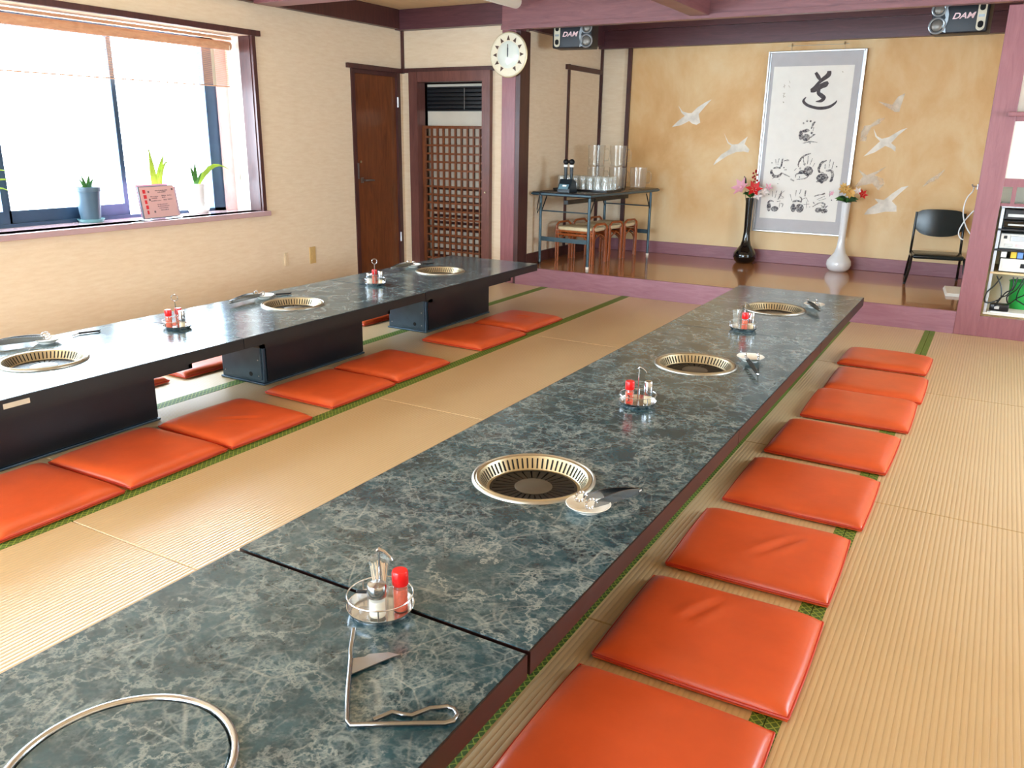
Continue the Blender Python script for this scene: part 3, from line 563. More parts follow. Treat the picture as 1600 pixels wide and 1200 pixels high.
# ================================================================ LOW TABLES
def rect_hole(x0, x1, y0, y1, z0, z1, cx, cy, r, n=64):
    an = sorted(set([2*PI*k/n for k in range(n)] + [math.atan2(y-cy, x-cx) % (2*PI) for x in (x0, x1) for y in (y0, y1)]))
    g = G(); N = len(an); ci = []; re = []
    for a in an:
        c, s = math.cos(a), math.sin(a); ts = []
        if abs(c) > 1e-9: ts += [((x0 if c < 0 else x1)-cx)/c]
        if abs(s) > 1e-9: ts += [((y0 if s < 0 else y1)-cy)/s]
        t_ = min(ts); ci.append((cx+r*c, cy+r*s)); re.append((cx+t_*c, cy+t_*s))
    v = [(x, y, z1) for x, y in ci] + [(x, y, z1) for x, y in re] + [(x, y, z0) for x, y in ci] + [(x, y, z0) for x, y in re]
    f = []
    for i in range(N):
        j = (i+1) % N
        f += [(i, N+i, N+j, j), (2*N+i, 2*N+j, 3*N+j, 3*N+i), (N+i, 3*N+i, 3*N+j, N+j), (i, j, 2*N+j, 2*N+i)]
    return g.add(v, f)

def roaster_parts(t, z):
    ob('roaster_rim', G().lathe([(.150, z-.01), (.172, z+.001), (.172, z+.006), (.176, z+.009), (.181, z+.006), (.182, z+.0005), (.172, z+.0005)], 64), 'rim_steel', t, True, angle=60)
    col = ob('collar', G().lathe([(.171, z+.006), (.168, z+.0085), (.160, z+.007), (.155, z-.002), (.138, z-.029), (.130, z-.029), (.130, z-.04)], 64), 'brass', t, True)
    sl = G()
    for k in range(60):
        a = 2*PI*k/60; c, s = math.cos(a), math.sin(a); w = .0024
        p = []
        for r, zz in ((.1565, z+.0005), (.1395, z-.0265)):
            for sg in (-1, 1): p.append((r*c-sg*w*s - .0012*c, r*s+sg*w*c - .0012*s, zz+.001))
        sl.add(p, [(0, 1, 3, 2)])
    ob('slots', sl, 'hole_black', col)
    ob('drip_pan', G().lathe([(.001, z-.055), (.138, z-.055), (.15, z-.03)], 48), 'pan_dark', t, True)
    gr = G()
    for k in range(28):
        a = 2*PI*k/28; R = Matrix.Rotation(a, 3, 'Z')
        gr.add([R @ Vector(q) for q in ((.05, -.0042, z-.032), (.124, -.0112, z-.032), (.124, .0112, z-.032), (.05, .0042, z-.032), (.05, -.0042, z-.026), (.124, -.0112, z-.029), (.124, .0112, z-.029), (.05, .0042, z-.026))], [(3,2,1,0),(4,5,6,7),(0,1,5,4),(1,2,6,5),(2,3,7,6),(3,0,4,7)])
    gr.lathe([(.122, z-.04), (.122, z-.028), (.1295, z-.028), (.1295, z-.04)], 48)
    g_ = ob('grill_plate', gr, 'grill_iron', t)
    ob('hub', G().lathe([(.0005, z-.0225), (.053, z-.0225), (.056, z-.025), (.056, z-.034)], 40), 'hub_iron', g_, True)

SCREW = mesh('screw', G().tube([(0, -.0024, 0), (0, .0024, 0)], .004, 8), 'steel_dull')
def low_table(x0, x1, y0, y1, label, grp, lid=False, detail=True):
    cx, cy = (x0+x1)/2, (y0+y1)/2; w, L = x1-x0, y1-y0
    t = thing('low_table', label, 'table', (cx, cy, 0), 0, grp)
    z = HT
    ob('tabletop', rect_hole(-w/2+.004, w/2-.004, -L/2+.003, L/2-.003, z-.018, z, 0, 0, .172), 'green_marble', t)
    eb = G()
    for a in (-1, 1):
        eb.box(min(a*w/2, a*(w/2-.012)), -L/2+.002, z-.054, max(a*w/2, a*(w/2-.012)), L/2-.002, z-.0015)
        eb.box(-w/2+.012, min(a*(L/2-.002), a*(L/2-.014)), z-.054, w/2-.012, max(a*(L/2-.002), a*(L/2-.014)), z-.003)
    eb.add(rect_hole(-w/2+.012, w/2-.012, -L/2+.014, L/2-.014, z-.05, z-.018, 0, 0, .186).v, rect_hole(-w/2+.012, w/2-.012, -L/2+.014, L/2-.014, z-.05, z-.018, 0, 0, .186).f)
    ob('edge_band', eb, 'edge_maroon' if x0 > 0 else 'frame_black', t)
    # upper frame under the top, then the burner box that stands on the mats
    ap = G(); ax, ay = w/2-.115, .53; lo = z-.115 if x0 < 0 else z-.078
    for a in (-1, 1):
        ap.box(min(a*ax, a*(ax-.02)), -ay, lo, max(a*ax, a*(ax-.02)), ay, z-.052); ap.box(-ax, min(a*ay, a*(ay-.02)), lo, ax, max(a*ay, a*(ay-.02)), z-.052)
    ob('upper_frame', ap, 'frame_black', t)
    bx, by = .162, .412
    ob('burner_box', G().rbox(-bx, -by, .012, bx, by, z-.062, .004).box(-ax+.03, -by, z-.080, ax-.03, by, z-.066), 'box_steel', t)
    for a in (-1, 1):
        # long black panel with clipped upper corners
        pl = [(-by+.02, .02), (by-.006, .02), (by-.006, z-.12), (by-.04, z-.098), (-by+.06, z-.098), (-by+.02, z-.13)]
        p_ = ob('side_panel', G().prism(pl, .008, lambda q, a=a: (a*(bx+.0005+q[2]), q[0], q[1])), 'box_black', t)
        e_ = ob('end_panel', G().rbox(-bx+.012, min(a*by, a*(by+.006)), .03, bx-.012, max(a*by, a*(by+.006)), z-.07, .002), 'box_steel', t)
        ob('cable_hole', G().tube([(.07, a*(by+.002), .055), (.07, a*(by+.0075), .055)], .013, 16), 'hole_black', e_, True)
        for sx in (-.13, .13):
            for sz in (.05, .14, .24): ob('screw', SCREW, None, e_, loc=(sx, a*(by+.0062), sz))
    ob('base_plate', G().rbox(-bx-.008, -by-.008, 0.0015, bx+.008, by+.008, .012, .002), 'box_steel', t)
    if lid:
        pass
    else: roaster_parts(t, z)
    return t
RX0, RX1, QX0, QX1 = .537, 1.340, -1.894, -1.078
gR, gL = 'grill tables of the near row', 'grill tables of the row by the window'
low_table(RX0, RX1, -1.2, -.004, 'green marble-patterned low grill table nearest the viewer with its roaster hole lidded', gR, lid=True)
low_table(RX0, RX1, .004, 1.5, 'green marble-patterned low grill table with the largest open roaster, second from the viewer', gR)
low_table(RX0, RX1, 1.5, 3.0, 'green marble-patterned low grill table, third from the viewer in the near row', gR)
low_table(RX0, RX1, 3.0, 4.45, 'green marble-patterned low grill table at the stage end of the near row', gR)
t = low_table(QX0, QX1, 0, 1.5, 'dark low grill table glaring with window light at the left edge of the picture', gL)
ob('paper_tag', G().rbox(.4082, -.405, HT-.037, .4095, -.305, HT-.017, .0004, 1), 'tape_beige', t)
ob('sticker', G().tube([(.295, -.40, .215), (.2955, -.40, .215)], .02, 16), 'sticker_red', t)
low_table(QX0, QX1, 1.5, 3.0, 'dark low grill table in the middle of the row by the window', gL)
low_table(QX0, QX1, 3.0, 4.5, 'dark low grill table at the stage end of the row by the window', gL)

# lid closing the nearest roaster
t = thing('roaster_lid', 'round marble lid with a bright steel ring in the nearest table', 'lid', (.9385, -.602, HT))
ob('lid_disc', G().lathe([(.0005, .001), (.1625, .001), (.165, -.003), (.165, -.02)], 64), 'green_marble', t, True)
ob('lid_ring', G().lathe([(.167, -.016), (.167, .003), (.169, .0055), (.1735, .0065), (.178, .005), (.180, .0003), (.173, .0003), (.171, -.016)], 72), 'steel', t, True, angle=60)

# ================================================================ CUSHIONS
def cushion_mesh(sx, sy, seed, crease):
    rd = random.Random(seed); n = 36; g = G(); v = []; f = []
    def prof(u): return max(0, 1-abs(u)**9)**.55
    ph = [rd.uniform(0, 6) for _ in range(4)]
    us = [-1+2*i/n for i in range(n+1)]; us = [math.copysign(1-(1-abs(u))**1.25, u) if u else 0 for u in us]
    for i, u in enumerate(us):
        for j, w in enumerate(us):
            px = u*sx/2*(1+.012*math.cos(w*PI*.5)-.006); py = w*sy/2*(1+.012*math.cos(u*PI*.5)-.006)
            h = .014 + .030*prof(u)*prof(w) + .0022*(math.sin(3*u+ph[0])*math.sin(2.5*w+ph[1]))*prof(u)*prof(w)
            for (cx0, cy0, cx1, cy1, dep) in crease:
                a = Vector((cx0, cy0)); b = Vector((cx1, cy1)); q = Vector((u, w)); tt = max(0, min(1, (q-a).dot(b-a)/(b-a).length_squared))
                bow = .06*math.sin(PI*tt); d = (q-(a+(b-a)*tt)).length - bow*0
                h += dep*(math.exp(-((d-.10)/.07)**2) - math.exp(-(d/.06)**2))*math.sin(PI*max(.02, min(.98, tt)))
            v.append((px, py, h))
    m = n+1
    for i in range(n):
        for j in range(n): f.append((i*m+j, (i+1)*m+j, (i+1)*m+j+1, i*m+j+1))
    k = len(v); v += [(x, y, .003) for x, y, z in v[:]]
    for i in range(n):
        for j in range(n): f.append((k+i*m+j, k+i*m+j+1, k+(i+1)*m+j+1, k+(i+1)*m+j))
    ring = [i*m for i in range(m)] + [n*m+j for j in range(1, m)] + [i*m+n for i in range(n-1, -1, -1)] + [j for j in range(n-1, 0, -1)]
    for a, b in zip(ring, ring[1:]+ring[:1]): f.append((a, k+a, k+b, b))
    g.add(v, f); return mesh('pad', g, 'vinyl_orange', True, 60), [v[i] for i in ring]
def cushion(cx, cy, sx, sy, rot, label, grp, crease=(), seed=1):
    t = thing('floor_cushion', label, 'cushion', (cx, cy, .0015), math.radians(rot), grp)
    me, ring = cushion_mesh(sx, sy, seed, crease)
    p = ob('pad', me, None, t)
    ob('piping', G().tube([(x, y, .0125) for x, y, z in ring], .0042, 6, closed=True), 'vinyl_piping', p, True)
    return t
gr_ = 'orange cushions along the right of the near tables'
nth = ['at the bottom edge of the picture', 'second from the viewer', 'third from the viewer with a curved crease', 'fourth from the viewer', 'fifth from the viewer', 'sixth from the viewer, paler', 'seventh from the viewer', 'nearest the stage']
for i, (cx, cy, sx, sy, r, cr) in enumerate([
    (1.487, .235, .50, .47, 0, ()), (1.497, .768, .508, .472, .6, ((-.35, -.1, -.05, .7, .005),)), (1.489, 1.338, .50, .47, 1.2, ((-.05, -.45, .45, .5, .008),)),
    (1.507, 1.932, .50, .485, 0, ()), (1.520, 2.530, .50, .48, -1.0, ()), (1.544, 3.140, .495, .50, .6, ()), (1.558, 3.672, .492, .50, .4, ()), (1.536, 4.262, .498, .43, -1.0, ())]):
    cushion(cx, cy, sx, sy, r, 'orange vinyl floor cushion in the right-hand line, ' + nth[i], gr_, cr, i+1)
gl_ = 'orange cushions along the row of tables by the window'
nth = ['cut by the left picture edge', 'second from the left, against the nearest box', 'third from the left, by the gap between boxes', 'fourth from the left, against the middle box', 'fifth from the left, beyond the middle black box', 'sixth from the left, against the farthest black box', 'the farthest one, nearest the stage, with a fold']
for i, (cx, cy, sx, sy, r, cr) in enumerate([
    (-.965, .30, .52, .475, 1.0, ()), (-.972, .802, .51, .48, 1.5, ()), (-.962, 1.316, .50, .485, -1.0, ((-.2, -.4, .5, .2, .004),)), (-.962, 1.972, .475, .50, -1, ()),
    (-.965, 2.508, .48, .49, -1.5, ()), (-.953, 3.392, .48, .55, -2, ()), (-.950, 3.990, .45, .52, -2, ((-.3, .1, .4, .2, .006),))]):
    cushion(cx, cy, sx, sy, r, 'orange floor cushion on the aisle side, ' + nth[i], gl_, cr, i+20)
gb_ = 'orange cushions on the window side of the left tables'
for i, (cx, cy, lb) in enumerate([(-2.05, 1.36, 'seen as a sliver beside the nearest black box'), (-2.02, 1.93, 'seen through the gap before the middle black box'), (-2.04, 2.95, 'seen just past the middle black box'), (-2.05, 3.50, 'seen in the gap before the farthest black box')]):
    cushion(cx, cy, .5, .48, random.uniform(-2, 2), 'orange floor cushion on the window side, ' + lb, gb_, (), i+40)
# ================================================================ THINGS ON THE TABLES
def caddy(x, y, rz, where, loop=False):
    t = thing('condiment_caddy', 'round chrome condiment caddy ' + where, 'caddy', (x, y, HT+.0005), rz, 'condiment caddies')
    ob('tray', G().lathe([(.0005, .004), (.061, .004), (.065, .010), (.069, .018), (.071, .018), (.067, .008), (.058, 0), (.0005, 0)], 40), 'steel', t, True)
    r_ = ob('guard_rail', G().tube(circ(.069, 36, (0, 0, .042)), .0016, 6, closed=True), 'steel', t, True)
    for k in range(5):
        a = 2*PI*k/5+.3; ob('rail_post', G().tube([(.0685*math.cos(a), .0685*math.sin(a), .016), (.069*math.cos(a), .069*math.sin(a), .042)], .0014, 6), 'steel', r_)
    ob('stem', G().tube([(0, 0, .003), (0, 0, .140)], .0026, 8), 'steel', t, True)
    if loop: ob('handle_loop', G().tube(circ(.017, 20, (0, 0, .155), ax='y'), .0022, 6, closed=True), 'steel', t, True)
    else: ob('handle_loop', G().tube([(-.004, 0, .140), (0, 0, .145), (.010, .004, .141), (.022, .008, .130), (.026, .009, .122)], [.0035, .004, .0035, .003, .003], 8), 'steel', t, True)
def place(x, y, rz, dx, dy):
    c, s = math.cos(rz), math.sin(rz); return (x+dx*c-dy*s, y+dx*s+dy*c, HT+.0048)
def chili(p, lb, text=False):
    t = thing('chili_shaker', lb, 'shaker', p, .4, 'red-capped chili shakers')
    ob('bottle', G().lathe([(.0005, .0005), (.0155, .0005), (.0165, .003), (.0165, .062), (.014, .066)], 24), 'clear_glass', t, True)
    ob('contents', G().lathe([(.0005, .002), (.0145, .002), (.0145, .052), (.0005, .053)], 20), 'chili_powder', t, True)
    ob('cap', G().lathe([(.0162, .060), (.0172, .062), (.0172, .088), (.0155, .092), (.0005, .0925)], 24), 'red_plastic', t, True)
    if text:
        lb_ = G()
        for a0, a1, z0, z1 in ((-.5, .5, .012, .016), (-.5, .5, .044, .048)):
            for k in range(4):
                b0 = a0+(a1-a0)*k/4; b1 = a0+(a1-a0)*(k+1)/4; lb_.add([(.0168*math.cos(a-1.6), .0168*math.sin(a-1.6), z) for a in (b0, b1) for z in (z0, z1)], [(0, 2, 3, 1)])
        ob('label_band', lb_, 'red_plastic', t)
        gl = G()   # the black curl printed on the glass
        for (cz, a_s, a_e) in ((.024, -2.2, 1.5), (.036, -1.5, 2.2)):
            P = [(.0170*math.cos(-2.0+.36*math.cos(q)), .0170*math.sin(-2.0+.36*math.cos(q)), cz+.0062*math.sin(q)) for q in [a_s+(a_e-a_s)*k/8 for k in range(9)]]
            gl.tube(P, .0012, 5)
        ob('printed_mark', gl, 'frame_black', t)
    return t
def salt(p, lb):
    t = thing('salt_shaker', lb, 'shaker', p, 0, 'steel-capped salt shakers')
    ob('bottle', G().lathe([(.0005, .0005), (.0195, .0005), (.0205, .003), (.0192, .050), (.0182, .054)], 24), 'clear_glass', t, True)
    ob('contents', G().lathe([(.0005, .005), (.0165, .005), (.0162, .040), (.0005, .041)], 20), 'salt_white', t, True)
    ob('cap', G().lathe([(.0193, .049), (.0200, .050), (.0200, .072), (.0185, .076), (.0005, .079)], 24), 'steel', t, True)
def pick_glass(p, lb, picks=True):
    t = thing('toothpick_glass', lb, 'glass', p, 0, 'clear toothpick glasses')
    ob('glass', G().lathe([(.0005, .0005), (.017, .0005), (.0175, .003), (.0165, .050), (.0235, .098), (.0225, .098), (.0152, .050), (.016, .005), (.0005, .005)], 28), 'clear_glass', t, True)
    if picks:
        pk = mesh('toothpick', G().tube([(0, 0, 0), (0, 0, .078)], .0011, 5), 'toothpick_wood')
        for k in range(34):
            a = random.uniform(0, 6.28); r = .012*math.sqrt(random.random()); o = ob('toothpick', pk, None, t, loc=(r*math.cos(a), r*math.sin(a), .006)); o.rotation_euler = (random.uniform(-.1, .1), random.uniform(-.1, .1), 0)
def slim_shaker(p, lb):
    t = thing('pepper_shaker', lb, 'shaker', p, 0, 'tall steel-topped shakers')
    ob('bottle', G().lathe([(.0005, .0005), (.0150, .0005), (.016, .003), (.016, .050), (.015, .052)], 24), 'clear_glass', t, True)
    ob('contents', G().lathe([(.0005, .003), (.0138, .003), (.0138, .046), (.0005, .047)], 20), 'stool_cushion', t, True)
    ob('cap', G().lathe([(.0156, .034), (.0162, .036), (.0162, .083), (.014, .088), (.0005, .089)], 24), 'steel', t, True)
def tea_spoon(p, lb):
    t = thing('small_spoon_case', lb, 'case', p, .5)
    ob('case', G().rbox(-.010, -.006, 0, .010, .006, .034, .003), 'acrylic', t, True)
    ob('clip', G().rbox(-.014, -.0035, .034, .010, .0035, .039, .001), 'frame_black', t)
# near caddy
cx, cy = 1.003, -.035; caddy(cx, cy, 0, 'on the nearest table beside the black seam')
pick_glass(place(cx, cy, 0, -.025, .03), 'flared clear glass of toothpicks in the nearest caddy'); salt(place(cx, cy, 0, .012, -.025), 'salt shaker with steel cap in the nearest caddy')
chili(place(cx, cy, 0, .036, .022), 'red-capped chili shaker in the nearest caddy'); tea_spoon(place(cx, cy, 0, -.036, -.012), 'small clear plastic case with a black clip in the nearest caddy')
cx, cy = .935, 1.572; caddy(cx, cy, .3, 'on the near row between the two middle roasters')
chili(place(cx, cy, .3, -.030, -.022), 'red-capped chili shaker with printed label in the second caddy of the near row', True); slim_shaker(place(cx, cy, .3, .036, .006), 'tall shaker with steel cap in the second caddy of the near row')
cx, cy = .930, 3.07; caddy(cx, cy, .6, 'beside the farthest roaster of the near row')
pick_glass(place(cx, cy, .6, -.038, .010), 'clear glass in the farthest caddy of the near row', False); chili(place(cx, cy, .6, -.004, -.026), 'red-capped chili shaker in the farthest caddy of the near row'); slim_shaker(place(cx, cy, .6, .036, -.008), 'tall steel-capped shaker in the farthest caddy of the near row')
cx, cy = -1.525, 1.475; caddy(cx, cy, .5, 'on the sunlit glare of the window-side row', True)
chili(place(cx, cy, .5, -.036, -.010), 'left one of two red-capped shakers in the glaring caddy of the window row'); chili(place(cx, cy, .5, -.004, .036), 'right one of two red-capped shakers in the glaring caddy of the window row'); slim_shaker(place(cx, cy, .5, .030, -.008), 'steel-capped shaker in the glaring caddy of the window row')
cx, cy = -1.51, 3.03; caddy(cx, cy, .5, 'on the window-side row near the brown door', True)
salt(place(cx, cy, .5, -.034, -.018), 'salt shaker in the caddy near the brown door'); chili(place(cx, cy, .5, -.008, .030), 'red-capped chili shaker in the caddy near the brown door'); slim_shaker(place(cx, cy, .5, .036, .004), 'steel-capped shaker in the caddy near the brown door')

def dish(x, y, lb):
    t = thing('small_dish', lb, 'dish', (x, y, HT+.0005), 0, 'small white dishes for tongs')
    ob('bowl', G().lathe([(.0005, .004), (.030, .005), (.050, .014), (.060, .021), (.0615, .020), (.050, .010), (.034, .002), (.034, 0), (.0005, 0)], 36), 'porcelain', t, True)
def tongs(x, y, rz, lb, spread=.045, lift=.018, L=.20):
    # serrated claw ends at the origin side, sprung bend at the far end
    t = thing('steel_tongs', lb, 'tongs', (x, y, HT+.001), rz, 'steel tongs')
    for s in (-1, 1):
        n = 8; v = []; f = []
        for k in range(n+1):
            u = k/n; px = .02 + (L-.02)*u; py = s*(spread*.5*(1-u)**1.1+.002); wz = .0085+.0055*math.sin(PI*u); zc = lift+.013*(1-u)*.3+.004+ .004*math.sin(PI*u)
            for th in (0, .0016):
                v += [(px, py+s*th, zc-wz), (px, py+s*th, zc+wz)]
        for k in range(n):
            o = 4*k; f += [(o, o+1, o+5, o+4), (o+2, o+6, o+7, o+3), (o+1, o+3, o+7, o+5), (o, o+4, o+6, o+2)]
        f += [(0, 2, 3, 1), (4*n, 4*n+1, 4*n+3, 4*n+2)]
        a = ob('arm', G().add(v, f), 'tong_steel', t, True)
        # scalloped ring claw
        R = []; 
        for k in range(28):
            an = 2*PI*k/28; r = .0150 if k % 2 else .0180; R.append((.010+r*math.cos(an), s*spread*.5, lift+.008+r*.8*math.sin(an)+.004))
        ob('claw', G().tube(R, .0032, 6, closed=True), 'steel', a, True)
    ob('spring_bend', G().tube([(L-.004, -.003, lift+.004), (L+.006, 0, lift+.004), (L-.004, .003, lift+.004)], .004, 6), 'steel', t, True)
def lifter(x, y, rz, lb):
    t = thing('lid_lifter', lb, 'hook', (x, y, HT+.0005), rz, 'flat steel hooks beside the roasters')
    ob('bar', G().tube([(0, 0, .006), (.09, .01, .006), (.096, .03, .006)], .005, 8), 'frame_black', t, True)
    ob('tip', G().tube([(0, 0, .006), (-.03, -.035, .006)], .0035, 8), 'steel', t, True)
dish(1.166, .642, 'white dish with tongs beside the largest open roaster'); tongs(1.158, .622, math.radians(58), 'steel tongs with serrated claws resting in the dish nearest the viewer', .05, .02, .185)
dish(1.128, 2.455, 'white dish beside the middle roaster of the near row'); tongs(1.137, 2.44, math.radians(-70), 'steel tongs leaning out of the dish by the middle roaster', .055, .014, .28)
dish(1.128, 3.925, 'white dish beside the farthest roaster of the near row'); tongs(1.11, 3.93, math.radians(-68), 'steel tongs in the dish beside the farthest roaster of the near row', .05, .022, .24)
dish(-1.775, .945, 'white dish behind the glaring roaster at the left edge'); tongs(-1.765, .95, math.radians(-112), 'steel tongs behind the glaring roaster at the left edge', .05, .02, .26); lifter(-1.80, 1.12, 1.1, 'flat steel hook lying in the glare at the left edge')
dish(-1.765, 2.29, 'white dish behind the middle roaster by the window'); tongs(-1.77, 2.27, math.radians(-82), 'steel tongs behind the middle roaster by the window', .05, .02, .27); lifter(-1.77, 2.39, .9, 'flat steel hook behind the middle roaster by the window')
dish(-1.775, 3.80, 'white dish behind the farthest roaster by the window'); tongs(-1.775, 3.79, math.radians(-88), 'steel tongs behind the farthest roaster by the window', .05, .02, .26); lifter(-1.78, 3.93, .9, 'flat steel hook behind the farthest roaster by the window')

# wire lifting tool lying in front of the nearest caddy
t = thing('wire_lifter', 'bent steel wire handle with a pointed blade lying on the nearest table', 'tool', (0, 0, HT))
ob('wire_handle', G().tube([(1.030, -.150, .032), (1.048, -.182, .010), (1.064, -.201, .0055), (1.125, -.280, .0055), (1.172, -.336, .0055), (1.184, -.341, .0055), (1.246, -.301, .0055), (1.318, -.255, .0055), (1.327, -.243, .0055), (1.325, -.228, .0055), (1.312, -.217, .0055), (1.298, -.218, .0055), (1.274, -.238, .0055), (1.258, -.269, .0055), (1.243, -.275, .0055), (1.224, -.279, .0055), (1.209, -.312, .0055)], .0045, 10), 'tong_steel', t, True)
ob('blade', G().prism([(1.094, -.236), (1.128, -.152), (1.136, -.141), (1.112, -.146), (1.083, -.170), (1.081, -.182), (1.065, -.197)], .0022, lambda q: (q[0], q[1], .0035+q[2])), 'steel_dull', t)
# ================================================================ ON THE STAGE
# folding table (length along its local y)
RT = math.radians(-5); TX, TY = -1.40, 6.32
ft = thing('folding_table', 'dark folding table with blue-grey metal legs at the left of the stage', 'table', (TX, TY, ZS), RT)
hh = .84-ZS
ob('tabletop', G().rbox(-.315, -.70, hh-.035, .315, .70, hh, .012, 3), 'table_dark_top', ft, True)
ob('edge_trim', G().rbox(-.319, -.704, hh-.028, .319, .704, hh-.010, .004), 'table_blue_grey', ft)
for sy in (-1, 1):
    y = sy*.62
    for sx in (-1, 1):
        x = sx*.262
        lg = ob('leg', G().tube([(x, y, .02), (x, y, hh-.035)], .0135, 12), 'table_blue_grey', ft, True)
        ob('foot', G().lathe([(.0005, 0), (.015, 0), (.016, .022), (.0005, .024)], 12, (x, y, 0)), 'frame_black' if sx < 0 else 'fixture_white', lg, True)
        ob('folding_brace', G().tube([(x, y-sy*.005, hh*.70), (x, y-sy*.10, hh-.05)], .006, 6), 'frame_black', ft)
    ob('crossbar', G().rbox(-.262, y-.007, hh*.33, .262, y+.007, hh*.33+.04, .002), 'table_blue_grey', ft)
    ob('upper_bar', G().tube([(-.262, y, hh*.74), (.262, y, hh*.74)], .006, 8), 'table_blue_grey', ft, True)
ob('understretcher', G().box(-.02, -.6, hh-.11, .02, .6, hh-.075), 'frame_black', ft)
def onft(x, y, z=0):
    c, s = math.cos(RT), math.sin(RT); return (TX+x*c-y*s, TY+x*s+y*c, .84+z)
# tray of tumblers
t = thing('serving_tray', 'dark tray holding the tumblers on the folding table', 'tray', onft(.0, -.22), RT)
ob('tray_base', G().rbox(-.29, -.15, .0006, .29, .15, .006, .002), 'frame_black', t)
ob('tray_lip', G().box(-.29, -.15, .006, -.284, .15, .018).box(.284, -.15, .006, .29, .15, .018).box(-.284, -.15, .006, .284, -.144, .018).box(-.284, .144, .006, .284, .15, .018), 'frame_black', t)
tum = mesh('tumbler', G().lathe([(.0005, .13), (.030, .13), (.031, .128), (.032, .09), (.030, .06), (.033, .03), (.0345, 0), (.0325, 0), (.031, .03), (.028, .06), (.030, .09), (.029, .122), (.0005, .124)], 14), 'tumbler_glass', True)
first = True
for j in range(3):
    for i in range(7):
        o = ob('tumbler', tum, None, None, loc=onft(-.24+.08*i, -.305+.085*j, .0065)); tag(o, 'upturned clear tumbler on the tray, ' + ['front', 'middle', 'back'][j] + ' row, ' + ['leftmost', 'second from left', 'third from left', 'fourth from left', 'fifth from left', 'second from right', 'rightmost'][i], 'glass', 'upturned tumblers on the tray')
# pitchers
pm = G().lathe([(.0005, .004), (.072, .004), (.078, .010), (.082, .10), (.086, .205), (.083, .205), (.079, .10), (.074, .014), (.0005, .010)], 28)
hm_ = [(.083, 0, .165), (.11, 0, .172), (.128, 0, .150), (.130, 0, .10), (.118, 0, .062), (.081, 0, .058)]
pmm = mesh('body', pm, 'pitcher_plastic', True); hmm = mesh('handle', G().tube(hm_, .0065, 8), 'pitcher_plastic', True)
for x, y, z, rz, lb in ((-.15, .20, 0, .3, 'clear plastic pitcher behind the tumblers, lower row left'), (.06, .26, 0, .9, 'clear plastic pitcher behind the tumblers, lower row middle'), (.21, .42, 0, .1, 'clear plastic pitcher at the right end of the lower row with its handle out'),
                     (-.15, .20, .2065, .5, 'clear plastic pitcher stacked on top, left one'), (.06, .26, .2065, .1, 'clear plastic pitcher stacked on top, right one with handle')):
    if z: lb = lb
    t = thing('pitcher', lb, 'pitcher', onft(x, y, z+.0005), rz, 'clear pitchers on the folding table'); ob('body', pmm, None, t); ob('handle', hmm, None, t)
for x, y in ((-.13, .42), (.03, .44)):
    pass
# microphones in a charging stand
cx, cy = -.03, -.53
t = thing('microphone_charger', 'dark charging stand with a shiny front on the folding table', 'charger', onft(cx, cy), RT)
ob('base', G().prism([(-.075, 0), (.06, 0), (.06, .02), (.045, .095), (-.025, .115), (-.06, .05), (-.075, .03)], .13, lambda q: (q[2]-.065, q[0], q[1]+.0005)), 'charger_dark', t)
ob('front_plate', G().cbox((0, -.071, .048), (.10, .004, .05), Matrix.Rotation(-.55, 3, 'X')), 'charger_face', t)
ob('badge', G().cbox((.01, -.073, .058), (.04, .004, .014), Matrix.Rotation(-.55, 3, 'X')), 'paper_white', t)
for k, s in enumerate((-1, 1)):
    p = onft(cx+s*.031, cy+.01, .075)
    t = thing('microphone', ['left', 'right'][k] + ' black wireless microphone with a white ring in the charger', 'microphone', p, RT, 'karaoke microphones')
    ob('body', G().lathe([(.0005, .0), (.011, .0), (.0125, .02), (.0165, .135), (.0165, .15)], 16), 'charger_dark', t, True)
    ob('ring', G().lathe([(.0168, .146), (.0215, .15), (.0215, .164), (.018, .168)], 16), 'paper_white', t, True)
    ob('grille', G().sphere((0, 0, .192), .0265, 16, 10), 'mic_mesh', t, True)
tag(ob('charger_cord', G().tube([onft(-.09, -.53, .006), onft(-.16, -.62, .006), onft(-.2, -.69, .008), onft(-.215, -.712, .0), onft(-.222, -.715, -.06), onft(-.25, -.70, -.16), onft(-.27, -.66, -.20), onft(-.245, -.64, -.10)], .004, 6), 'cable_black', None, True), 'black charger cord hanging over the front edge of the folding table', 'cord')

